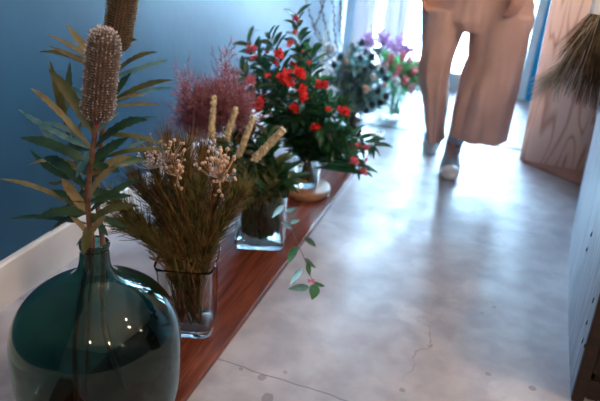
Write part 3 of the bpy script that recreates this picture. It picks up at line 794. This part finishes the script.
# ------------------------------------------------------------------ thistles, willow and grass
V5t = V5 + V((0, 0, .21))
def thistle_stem(heads, label, lean):
    base = V5 + V((rnd(-.03, .03), rnd(-.03, .03), .016)); yy = 2.40 + lean
    c = W(*heads[0], y=yy)
    mth_ = V5t + V(((heads[0][0] - 355) * .0009, lean * .2, -.006))
    P = path([base, mth_, mth_.lerp(c, .5) + V((0, 0, .03)), c], 12)
    t = thing('thistle_stem', base, label, 'flower stem', 'blue thistles in the far glass vase')
    b = MB(); b.tube(P, [.0028 - .0001 * i for i in range(13)], 5); e = MB(); lf = MB()
    for hd in heads:
        q = W(*hd, y=yy + rnd(-.05, .05)); s, _ = at(P, rnd(.72, .85))
        b.tube([s, s.lerp(q, .5) + V((0, 0, -.01)), q], .0013, 4)
        e.ball(q + V((0, 0, .008)), (.0145, .0145, .0185), 8, 6)
        for k in range(22):
            d = V((rnd(-1, 1), rnd(-1, 1), rnd(-.7, 1))).normalized(); e.tube([q + V((0, 0, .008)) + d * .010, q + V((0, 0, .008)) + d * .018], [.0012, .0003], 3)
        for k in range(9):
            w = 2 * PI * k / 9; d = V((math.cos(w), math.sin(w), rnd(-.1, .5))); lf.leaf(q - V((0, 0, .006)), q + d * .036, .007, seg=4, fold=.4, shape='lance')
    for i in range(85):
        p, d = at(P, rnd(.25, 1)); q = p + (d * .4 + rv(1)).normalized() * rnd(.035, .085); lf.leaf(p, q, rnd(.010, .019), seg=4, fold=.4)
    b.build('stem', M['gstem'], t); e.build('thistle_heads', M['thistle'], t); lf.build('foliage', M['tleaf'], t)
for hs, lb, ln in (([(352, 48), (362, 44)], 'tallest of the bunch', .05), ([(340, 58), (334, 66)], 'upper left', .0), ([(372, 58), (378, 52)], 'upper right near the lilac flowers', .05), ([(352, 66), (346, 76)], 'middle, upper', -.03),
                   ([(365, 72), (372, 68)], 'middle, right of centre', 0), ([(330, 80), (324, 92)], 'left edge behind the red blossoms', -.03), ([(382, 72), (386, 80)], 'right, above the white flower', .03), ([(368, 88), (378, 92)], 'right of centre, low', -.04),
                   ([(350, 92), (356, 84)], 'centre, low', -.06), ([(386, 98), (380, 104)], 'lowest right, hanging over the bright floor', -.04), ([(372, 106), (366, 112)], 'low right above the vase', -.05), ([(345, 104), (338, 98)], 'low left above the vase', -.05), ([(360, 60), (366, 54)], 'rear, between the tall ones', .1)):
    thistle_stem(hs, 'blue-black thistle stem with grey-green leaves, ' + lb, ln)
for k, (pts, lb) in enumerate((([(322, 40), (310, 14), (300, -20)], 'leaning left'), ([(330, 40), (322, 10), (320, -25)], 'second from the left'), ([(336, 42), (334, 10), (329, -20)], 'thin one in the middle'), ([(341, 42), (341, 12), (343, -25)], 'thickest, beside the window frame'), ([(316, 34), (318, 20), (331, -16)], 'crossing the others to the right'))):
    base = V5 + V((rnd(-.02, .02), .02, .016)); yy = 2.55
    P = path([base, V5t + V((-.02, .02, 0))] + [W(a_, b_, y=yy) for a_, b_ in pts], 20)
    t = thing('willow_twig', base, 'bare budding twig rising above the thistles, ' + lb, 'twig', 'bare budding twigs')
    b = MB(); b.tube(P, [.0034 - .00008 * i for i in range(21)] if k == 3 else .0020, 6); b.build('stem', M['willow'], t)
    b = MB()
    for i in range(13):
        p, d = at(P, .5 + .5 * i / 13); s = d.orthogonal().normalized() * (1 if i % 2 else -1)
        b.ball(p + s * .004 + d * .004, (.0042, .0042, .008), 6, 5)
    b.build('buds', M['bud'], t)
for k, (x0, y0, x1, y1, w_, lb) in enumerate(((338, 92, 358, 28, .010, 'leaning right towards the window frame'), (322, 78, 330, 18, .012, 'upright behind the red blossoms'), (345, 80, 355, 40, .009, 'short, in the middle of the thistles'), (318, 124, 350, 118, .010, 'lying low in front of the thistles'))):
    base = V5t + V((-.02, -.02, -.19)); m_ = V5t + V((-.01, -.02, 0)); a_ = W(x0, y0, y=2.38); c_ = W(x1, y1, y=2.42)
    t = thing('grass_blade', base, 'pale dry grass blade, ' + lb, 'grass blade', 'pale grass blades among the thistles')
    b = MB(); b.tube(path([base, m_, a_], 8), .0012, 4); b.build('stem', M['straw'], t)
    b = MB(); b.leaf(a_, c_, w_, seg=10, shape='blade', bend=V((-.01, 0, .02)), nrm=(0, -1, .3)); b.build('blade', M['straw'], t)
def rosette(b, c, r, n=16, mi=0):
    for k in range(n):
        th = k * 2.4; el = .2 + 1.1 * k / n
        d = V((math.cos(th) * math.cos(el), math.sin(th) * math.cos(el), math.sin(el)))
        b.leaf(c - V((0, 0, r * .4)), c + d * r, r * 1.0, seg=5, shape='round', fold=.45, nrm=V((0, 0, 1)) + d * -.6, bend=d * r * .12, mi=mi)
def flower_on_stem(name, label, group, V_, Vt, c, m, r, cat='flower'):
    base = V_ + V((rnd(-.02, .02), rnd(-.02, .02), .018)); P = path([base, Vt + V(((c.x - Vt.x) * .2, 0, -.004)), Vt.lerp(c, .6) + V((0, 0, .02)), c], 10)
    t = thing(name, base, label, cat, group)
    b = MB(); b.tube(P, .002, 5); b.build('stem', M['gstem'], t)
    b = MB(); b.ball(c - V((0, 0, r * .1)), r * .55, 8, 6); rosette(b, c, r); b.build('petals', M[m], t)
for (x_, y_, m, r, lb, yy) in ((330, 50, 'petal', .040, 'large white bloom at the back left under the bare twigs', 2.62), (322, 58, 'petal', .03, 'white bloom just left of the largest one', 2.6), (373, 78, 'petal', .022, 'white bloom in the middle right', 2.36), (366, 90, 'cream', .024, 'blush bloom low in the middle of the thistles', 2.3), (384, 86, 'cream', .018, 'blush bloom beside the white one at the right', 2.36), (346, 62, 'cream', .016, 'small blush bloom high among the thistles', 2.36), (378, 66, 'petal', .018, 'small white bloom at the upper right', 2.38)):
    flower_on_stem('white_flower' if m == 'petal' else 'blush_flower', lb, 'pale blooms among the thistles', V5, V5t, W(x_, y_, y=yy), m, r)

# ------------------------------------------------------------------ tulips and lilac flowers in the far vase
V6t = V6 + V((0, 0, .205))
def tulip(c, label, m, lean):
    base = V6 + V((rnd(-.04, .04), rnd(-.04, .04), .012)); mo = V6t + V(((c.x - V6.x) * .45, (c.y - V6.y) * .4, -.004))
    P = path([base, mo, mo.lerp(c, .6) + V((0, 0, .012)), c], 10)
    t = thing('tulip', base, label, 'flower', 'pink tulips in the glass vase by the window')
    b = MB(); b.tube(P, .0035, 6); b.build('stem', M['tleaf2'], t)
    b = MB(); ax = (V((0, 0, 1)) + V(((c.x - V6.x) * 3, (c.y - V6.y) * 3, 0))).normalized(); R_ = V((0, 0, 1)).rotation_difference(ax).to_matrix()
    b.ball(c + ax * .020, (.0175, .0175, .030), 10, 8, rot=R_)
    for k in range(6):
        w = 2 * PI * k / 6 + .3 * (k % 2); d = R_ @ V((math.cos(w), math.sin(w), 0))
        b.leaf(c, c + ax * .066 + d * .014, .036, seg=7, shape='lance', fold=-.35, bend=d * .0115, nrm=d)
    b.build('petals', M[m], t)
    for k in range(3):
        p, d = at(P, rnd(.45, .7)); w = rnd(0, 2 * PI); q = p + V((math.cos(w) * .05 + lean, math.sin(w) * .05 - .02, rnd(.01, .09)))
        b = MB(); b.leaf(p, q + (q - p) * .5, .042, seg=8, shape='lance', fold=.4, bend=V((0, 0, .025))); b.build('leaf', M['tleaf2'], t)
for (x_, y_, m, yy, ln, lb) in ((391, 56, 'tulip', 2.98, 0, 'topmost coral tulip of the bunch'), (380, 50, 'tulip2', 3.04, 0, 'pale pink tulip at the upper left under the lilac flowers'), (398, 66, 'tulip', 2.92, .02, 'coral tulip in the middle of the bunch'), (408, 58, 'tulip2', 2.98, .03, 'pale pink tulip at the upper right'), (412, 68, 'tulip', 2.94, .03, 'coral tulip right of the middle'), (418, 76, 'tulip2', 2.92, .04, 'rightmost pale pink tulip by the trouser leg'), (404, 76, 'tulip', 2.88, .02, 'coral tulip low in the middle'), (415, 62, 'tulip', 3.02, .03, 'coral tulip at the back right'), (422, 84, 'tulip2', 2.90, .04, 'lowest pale pink tulip at the right'), (386, 62, 'tulip2', 2.94, -.01, 'pale pink tulip on the left of the bunch'), (402, 54, 'tulip', 3.04, .01, 'coral tulip just behind the topmost one'), (395, 74, 'tulip', 2.86, .0, 'coral tulip low at the left above the white bloom'), (410, 84, 'tulip2', 2.84, .02, 'pale pink tulip low in the middle'), (424, 70, 'tulip', 2.98, .04, 'coral tulip at the far right edge of the bunch'), (388, 68, 'tulip', 3.0, -.01, 'coral tulip half hidden at the left')):
    tulip(W(x_, y_ + 8, y=yy), lb, m, ln)
t = thing('tulip_leaves', V6 + V((0, -.03, .02)), 'fan of bright green tulip leaves spilling over the vase rim', 'leaves')
for k, (x_, y_, yy) in enumerate(((382, 60, 2.9), (390, 66, 2.9), (375, 72, 2.88), (404, 98, 2.80), (414, 100, 2.82), (396, 78, 2.84), (386, 78, 2.86), (420, 96, 2.86))):
    b = MB(); b.leaf(V6t + V((rnd(-.04, .06), -.05, -.02)), W(x_, y_, y=yy), .036, seg=9, shape='lance', fold=.4, bend=V((0, 0, .05))); b.build('leaf', M['tleaf2'], t)
flower_on_stem('white_flower', 'round white bloom at the left of the tulips, over the vase rim', None, V6, V6t, W(396, 82, y=2.80), 'petal', .032)
def lilac(c, label, n, sp):
    base = V6 + V((-.02, .03, .015)); cc = W(*c, y=3.06); P = path([base, V6t + V((-.03, .03, 0)), cc], 10)
    t = thing('lilac_sprig', base, label, 'flower stem', 'lilac flower sprigs behind the tulips'); b = MB(); b.tube(P, .0022, 5); e = MB()
    for i in range(n):
        q = W(c[0] + random.gauss(0, sp[0]), c[1] + random.gauss(0, sp[1]), y=3.06 + rnd(-.05, .05))
        if i % 3 == 0: b.tube([P[-2], P[-2].lerp(q, .6), q], .0008, 3)
        for k in range(6):
            e.leaf(q, q + rv(1).normalized() * .014, .010, seg=3, shape='round')
    b.build('stem', M['gstem'], t); e.build('blossoms', M['lilac'], t)
lilac((370, 44), 'purple sprig at the left end of the tulip bunch', 75, (4, 6)); lilac((381, 38), 'lilac sprig high above the pale pink tulip', 60, (5, 5)); lilac((397, 44), 'lilac sprig behind the coral tulips', 75, (7, 4)); lilac((408, 50), 'lilac sprig at the right behind the tulips', 40, (6, 4))

# ------------------------------------------------------------------ dried grass bunch hanging at the right
t = thing('dried_grass_bunch', W(601, 22, y=1.55), 'dried brown grass bunch in white paper, hanging head down at the upper right', 'dried bunch')
root = W(602, 16, y=1.55); b = MB(); c = MB()
for i in range(620):
    u = rnd(-1, 1); v = rnd(-1, 1)
    tx = lerp(554, 612, (u + 1) / 2); ty = 84 + 34 * ((u + 1) / 2) + random.choice((rnd(-40, 6), rnd(-14, 8)))
    tip = W(tx, ty, y=1.50 + v * .08)
    st = root + V((u * .028, v * .03, rnd(-.01, .01)))
    mid = st.lerp(tip, .5) + rv(.005)
    tgt = c if (u < -.25 and random.random() < .28) else b
    tgt.tube([st, mid, tip], [.0009, .0009, .0003], 3)
for i in range(160):
    tip = W(rnd(528, 560), rnd(78, 104), y=1.50 + rnd(-.06, .06)); st = root.lerp(W(556, 80, y=1.52), rnd(.6, 1)) + rv(.012)
    c.tube([st, st.lerp(tip, .5) + V((0, 0, .006)), tip], [.0009, .0008, .0003], 3)
b.build('grass_stalks', M['straw_dark'], t); c.build('pale_awns', M['straw_pale'], t)
b = MB(); top = W(640, -70, y=1.66)
ax = (top - root).normalized()
P = path([root - ax * .012, root + ax * .05, root.lerp(top, .6), top], 10); R1 = [.034 + .0015 * i for i in range(11)]
seg = 28
vs = []; fs = []
a_ = ax.orthogonal().normalized(); b_ = ax.cross(a_)
for i, p in enumerate(P):
    for k in range(seg):
        w = 2 * PI * k / seg; rr = R1[i] * (1 + .10 * math.sin(w * 5 + i * .4))
        vs.append(p + (a_ * math.cos(w) + b_ * math.sin(w)) * rr)
for i in range(10):
    for k in range(seg): k2 = (k + 1) % seg; fs.append((i * seg + k, i * seg + k2, (i + 1) * seg + k2, (i + 1) * seg + k))
fs.append(tuple(10 * seg + k for k in range(seg)))
b.add(vs, fs); b.build('paper_wrap', M['paper'], t)
b = MB(); b.tube([top + ax * .0, V((top.x, top.y, H))], .0018, 5); b.build('hanging_string', M['string'], t)

# ------------------------------------------------------------------ the walking person
PC = V((-.17, 2.47, 0))
per = thing('person', (PC.x, PC.y, 0), 'person in wide tan cropped trousers and canvas sneakers walking towards the camera', 'person')
def capsule(b, p, q, r0, r1, flat=1.0, n=6):
    p = V(p); q = V(q)
    pts = [p.lerp(q, i / n) for i in range(n + 1)]; b.tube(pts, [lerp(r0, r1, i / n) for i in range(n + 1)], 14, flat=flat)
    b.ball(p, r0, 12, 8); b.ball(q, r1, 12, 8)
def remesh(b, name, m, parent, vox, sm=6):
    o = b.build(name, m, parent)
    r = o.modifiers.new('remesh', 'REMESH'); r.mode = 'VOXEL'; r.voxel_size = vox; r.use_smooth_shade = True
    s_ = o.modifiers.new('smooth', 'SMOOTH'); s_.iterations = sm; s_.factor = .5
    dg = bpy.context.evaluated_depsgraph_get(); me = bpy.data.meshes.new_from_object(o.evaluated_get(dg))
    o.modifiers.clear(); o.data = me
    if not me.materials: me.materials.append(m)
    me.polygons.foreach_set('use_smooth', [True] * len(me.polygons))
    return o
b = MB()
hipL, hipR = V((-.09, 2.50, .83)), V((-.25, 2.50, .83))
kneeL, ankL = V((-.10, 2.46, .46)), V((-.147, 2.545, .085))
kneeR, ankR = V((-.278, 2.43, .47)), V((-.264, 2.82, .19))
pel = V((-.17, 2.50, .90))
b.ball(pel, (.155, .105, .12), 18, 12); b.ball((-.17, 2.505, 1.05), (.125, .09, .13), 18, 12); b.ball((-.17, 2.50, 1.20), (.145, .098, .15), 18, 12); b.ball((-.17, 2.51, 1.30), (.165, .075, .06), 18, 12)
capsule(b, (-.17, 2.505, 1.32), (-.17, 2.49, 1.42), .050, .045)
b.ball((-.17, 2.475, 1.505), (.070, .085, .100), 20, 14); b.ball((-.17, 2.455, 1.455), (.050, .060, .060), 16, 10)     # skull, jaw
b.ball((-.17, 2.385, 1.492), (.010, .016, .020), 10, 8); b.ball((-.17, 2.378, 1.482), (.013, .011, .009), 10, 8)       # nose
for s in (-1, 1): b.ball((-.17 + s * .071, 2.488, 1.497), (.010, .018, .028), 8, 8)                                    # ears
for hp, kn, an, r in ((hipL, kneeL, ankL, 1), (hipR, kneeR, ankR, 1)):
    capsule(b, hp, kn, .082, .052); capsule(b, kn, kn.lerp(an, .35), .050, .050); capsule(b, kn.lerp(an, .35), an, .050, .033); capsule(b, an, an + V((0, -.09, -.045)) if an.z < .1 else an + V((0, -.06, -.09)), .032, .026)
def hand(b, wr, d, side, palm_n, scale=1.0):
    """wr wrist, d direction of the fingers, side direction of the thumb"""
    d = d.normalized(); side = (side - d * side.dot(d)).normalized(); nn = palm_n.normalized()
    m = wr + d * .045 * scale
    for k in (-1.0, -.35, .35, 1.0): capsule(b, wr + side * k * .014, wr + d * .075 * scale + side * k * .029, .015, .012)
    for k, (ln, off) in enumerate(((.060, .029), (.070, .010), (.064, -.010), (.050, -.028))):
        p = wr + d * .078 * scale + side * off; L = ln * scale; pts = [p]
        dd = d.copy()
        for j, fr in enumerate((.45, .32, .23)):
            dd = (dd + nn * (.22 + .12 * j)).normalized(); pts.append(pts[-1] + dd * L * fr)
        for j in range(3): capsule(b, pts[j], pts[j + 1], .0088 - .0009 * j, .0080 - .0009 * j, n=2)
    p = wr + d * .018 + side * .020; q = p + (d * .6 + side * .75 + nn * .25).normalized() * .038; r2 = q + (d * .9 + side * .25 + nn * .3).normalized() * .030
    capsule(b, p, q, .0125, .0100, n=2); capsule(b, q, r2, .0098, .0080, n=2)
shR, elR, wrR = V((-.335, 2.51, 1.30)), V((-.415, 2.52, 1.06)), V((-.402, 2.395, .850))
shL, elL, wrL = V((-.005, 2.51, 1.30)), V((.085, 2.53, 1.06)), V((.022, 2.36, .870))
for a1, a2, a3 in ((shR, elR, wrR), (shL, elL, wrL)):
    capsule(b, a1, a2, .046, .036); capsule(b, a2, a3, .035, .024)
hand(b, wrR, V((.20, .02, -1)), V((0, -1, 0)), V((1, .1, 0)))
hand(b, wrL, V((-.22, -.08, -1)), V((-.6, -.8, 0)), V((-.7, .7, 0)))
remesh(b, 'body', M['skin'], per, .0050, 5)
for s in (-1, 1):
    b = MB(); b.ball((-.17 + s * .029, 2.402, 1.512), (.0125, .010, .0095), 12, 8); e = b.build('eye', M['eye'], per)
    b = MB(); b.ball((-.17 + s * .029, 2.3945, 1.511), .0052, 10, 8); b.build('iris', M['iris'], e)
b = MB(); b.tube(path([(-.192, 2.405, 1.452), (-.180, 2.396, 1.456), (-.17, 2.394, 1.454), (-.160, 2.396, 1.456), (-.148, 2.405, 1.452)], 10), [.002, .004, .0048, .005, .005, .005, .005, .005, .0048, .004, .002], 8); b.build('mouth', M['lips'], per)
b = MB()
b.ball((-.17, 2.49, 1.53), (.080, .090, .092), 24, 16)
for k in range(46):
    w = lerp(.10 * PI, .90 * PI, k / 45); x = math.cos(w); y = math.sin(w)
    p = V((-.17 + x * .078, 2.485 + y * .085, 1.545)); q = V((-.17 + x * .098, 2.50 + y * .090, 1.34 + rnd(-.02, .02)))
    b.tube(path([p, p.lerp(q, .5) + V((x * .018, y * .012, 0)), q], 6), [.016, .018, .018, .017, .016, .013, .006], 7)
remesh(b, 'hair', M['hair'], per, .006, 4)
hair = bpy.data.objects[[o.name for o in per.children if o.name.startswith('hair')][0]]
# cut the face free: move hair vertices in front of the face backwards
for v in hair.data.vertices:
    wv = v.co + WL[per.name]
    if wv.y < 2.44 and wv.z < 1.56:
        v.co.y += (2.445 - wv.y) * 1.0
# sweater
b = MB()
for z, rx, ry in ((.90, .178, .128),): pass
b.ball((-.17, 2.505, 1.30), (.185, .095, .075), 20, 12); b.ball((-.17, 2.505, 1.15), (.168, .120, .19), 20, 14); b.ball((-.17, 2.505, .99), (.180, .132, .10), 20, 14)
for a1, a2, a3 in ((shR, elR, wrR), (shL, elL, wrL)):
    capsule(b, a1, a2, .060, .050); capsule(b, a2, a2.lerp(a3, .88), .049, .036)
remesh(b, 'sweater', M['sweater'], per, .007, 4)
# trousers: pelvis part and two wide legs, one cloth
def loft(b, rings, seg=40, ph=0, fold=.10, nf=7):
    vs = []; fs = []
    for i, (x0, x1, z, yc, ry) in enumerate(rings):
        cx = (x0 + x1) / 2; rx = (x1 - x0) / 2
        for k in range(seg):
            w = 2 * PI * k / seg; f = 1 + fold * min(1, i / 3) * math.sin(nf * w + ph + .25 * i)
            vs.append(V((cx + rx * math.cos(w) * (1 + (f - 1) * .5), yc + ry * math.sin(w) * f, z)))
    for i in range(len(rings) - 1):
        for k in range(seg): k2 = (k + 1) % seg; fs.append((i * seg + k, (i + 1) * seg + k, (i + 1) * seg + k2, i * seg + k2))
    b.add(vs, fs); return vs
DYP = .37
def ring(pa, pb, py, yc, ry, ypl):
    A = W(pa, py, Y=ypl + DYP); B = W(pb, py, Y=ypl + DYP); return (A.x, B.x, (A.z + B.z) / 2, yc, ry)
RL = [ring(468, 524, 60, 2.48, .115, 2.46), ring(460, 521, 78, 2.475, .12, 2.46), ring(456, 517, 95, 2.47, .125, 2.46), ring(452, 513, 115, 2.47, .13, 2.46), ring(449, 510, 130, 2.47, .13, 2.46), ring(448, 508, 138, 2.47, .13, 2.46)]
LL_ = [ring(419, 453, 60, 2.45, .12, 2.42), ring(419, 448, 78, 2.45, .12, 2.42), ring(421, 446, 95, 2.47, .125, 2.42), ring(422, 443, 113, 2.51, .125, 2.43), ring(422, 441, 130, 2.55, .125, 2.44), ring(423, 441, 145, 2.57, .125, 2.45)]
b = MB()
topL = [(-.175, .085, .70, 2.49, .12), (-.175, .080, .78, 2.495, .125), (-.17, .045, .86, 2.50, .125), (-.17, .0, .96, 2.50, .12)]
topR = [(-.395, -.175, .70, 2.46, .12), (-.385, -.17, .78, 2.48, .125), (-.365, -.17, .86, 2.50, .125), (-.335, -.17, .96, 2.50, .12)]
# one outer cloth surface, solidified and joined
def legset(top, low, ph): loft(b, [(a0, a1, z, y_, r) for a0, a1, z, y_, r in top[::-1]] + low, 44, ph)
full = MB()
def closed(rings, ph):
    bb = MB(); loft(bb, rings, 44, ph); n = len(rings)
    bb.f.append(tuple(range(43, -1, -1))); bb.f.append(tuple((n - 1) * 44 + k for k in range(44))); bb.m += [0, 0]
    full.add(bb.v, bb.f)
def wider(rs): return rs
ovl = [(-.345, .010, .97, 2.50, .130), (-.372, .045, .88, 2.50, .134), (-.388, .070, .78, 2.49, .130), (-.395, .082, .70, 2.48, .124), (-.365, .060, .655, 2.475, .095)]
closed(ovl, .5); closed([(-.19, .085, .74, 2.49, .12)] + RL, 0); closed([(-.395, -.185, .74, 2.47, .12)] + LL_, 1.2)
trs = remesh(full, 'trousers', M['trouser'], per, .0075, 4)
NRM = [v.normal.copy() for v in trs.data.vertices]
for v, n_ in zip(trs.data.vertices, NRM):        # soft vertical folds in the cloth
    q = v.co + WL[per.name]; a_ = ss((1.0 - q.z) / .25)
    f_ = noise.noise(V((q.x * 13, q.y * 13, q.z * 2.2))) * .016 + noise.noise(V((q.x * 30, q.y * 30, q.z * 5 + q.x * 14))) * .007
    d_ = V((n_.x, n_.y, 0)); v.co += d_ * f_ * a_
# hollow the hems
bm = bmesh.new(); bm.from_mesh(trs.data)
off = WL[per.name]; kill = []
for f in bm.faces:
    c = f.calc_center_median() + off
    if f.normal.z < -.75 and ((c.x > -.20 and c.z < RL[-1][2] + .02) or (c.x < -.20 and c.z < LL_[-1][2] + .02)): kill.append(f)
bmesh.ops.delete(bm, geom=kill, context='FACES'); bm.to_mesh(trs.data); bm.free()
so = trs.modifiers.new('thick', 'SOLIDIFY'); so.thickness = .003; so.offset = -1
b = MB(); b.tube([(-.345, 2.372, .93), (-.17, 2.366, .93), (.01, 2.372, .93)], .004, 6)

def sneaker(pos, yaw, pitch, label):
    """toe towards -Y locally"""
    R_ = (Matrix.Rotation(yaw, 3, 'Z') @ Matrix.Rotation(pitch, 3, 'X')) * 1.13
    def outline(s, z, e=0):
        pts = []
        for k in range(36):
            w = 2 * PI * k / 36; y = -math.cos(w); x = math.sin(w)
            wd = .036 + .012 * ss((-y + .2) / 1.0) - .002 * ss((y))
            pts.append(V((x * (wd + e) * s * (1 if abs(y) < .95 else .98) * (1 - .0 * y), y * (.132 + e) * s - .095, z)))
        return pts
    def stack(layers, name, m, parent):
        b = MB(); vs = []; fs = []
        for (s, z, e) in layers: vs += [pos + R_ @ q for q in outline(s, z, e)]
        n = len(layers)
        for i in range(n - 1):
            for k in range(36): k2 = (k + 1) % 36; fs.append((i * 36 + k, i * 36 + k2, (i + 1) * 36 + k2, (i + 1) * 36 + k))
        fs.append(tuple(range(35, -1, -1))); fs.append(tuple((n - 1) * 36 + k for k in range(36)))
        b.add(vs, fs); return b.build(name, m, parent)
    sh = stack([(.96, 0, 0), (1, .004, .001), (1, .026, .001), (.97, .030, 0)], 'sneaker', M['rubber'], per); sh['label'] = label
    b = MB()                                       # canvas upper
    rings = []
    for (y, hw, ht) in ((.032, .030, .075), (.015, .033, .085), (-.02, .036, .086), (-.05, .037, .078), (-.085, .040, .066), (-.12, .043, .056), (-.16, .043, .046), (-.19, .036, .040), (-.212, .022, .034)):
        rings.append([pos + R_ @ V((hw * math.cos(w), y, .022 + (ht - .022) * max(0, math.sin(w)) ** .8)) for w in [PI * k / 14 for k in range(15)]])
    vs = [q for r in rings for q in r]; fs = []
    for i in range(len(rings) - 1):
        for k in range(14): fs.append((i * 15 + k, i * 15 + k + 1, (i + 1) * 15 + k + 1, (i + 1) * 15 + k))
    fs.append(tuple(range(15))); fs.append(tuple((len(rings) - 1) * 15 + k for k in range(14, -1, -1)))
    b.add(vs, fs); b.build('canvas_upper', M['canvas'], sh)
    b = MB(); b.ball(pos + R_ @ V((0, -.184, .027)), (.0405, .038, .019), 20, 12, rot=R_); b.build('toe_cap', M['rubber'], sh)
    b = MB()
    for j, y in enumerate((-.045, -.063, -.081, -.099, -.117)):
        z = lerp(.084, .060, (-.045 - y) / .072)
        b.tube([pos + R_ @ V((-.020, y, z - .003)), pos + R_ @ V((0, y - .006, z + .004)), pos + R_ @ V((.020, y + (.012 if j % 2 else 0), z - .003))], .0034, 6)
    for s in (-1, 1): b.tube(path([pos + R_ @ V((0, -.042, .090)), pos + R_ @ V((s * .016, -.050, .098)), pos + R_ @ V((s * .024, -.066, .088)), pos + R_ @ V((s * .006, -.046, .090))], 8), .0022, 5)
    b.build('laces', M['lace'], sh)
    return sh
footL = V((-.150, 2.545, .001)); sneaker(footL, .10, 0, 'planted blue-grey sneaker with a white toe cap')
footR = V((-.262, 2.84, .115)); sneaker(footR, -.03, .55, 'blue-grey sneaker of the trailing foot, heel raised')
for (an, kn, nm) in ((ankL, kneeL, 0), (ankR, kneeR, 1)):
    b = MB(); P = [an + V((0, -.008, -.035)), an, an.lerp(kn, .10), an.lerp(kn, .22), an.lerp(kn, .34)]
    b.tube(P, [.040, .041, .041, .045, .049], 18); s = b.build('sock', M['sock'], per)
    b = MB()
    for u in (.05,): q = an.lerp(kn, u); b.tube([q, an.lerp(kn, u + .03)], [.0418, .0425], 18)
    b.build('sock_stripe', M['sock_dark'], s)

per.location.y += DYP
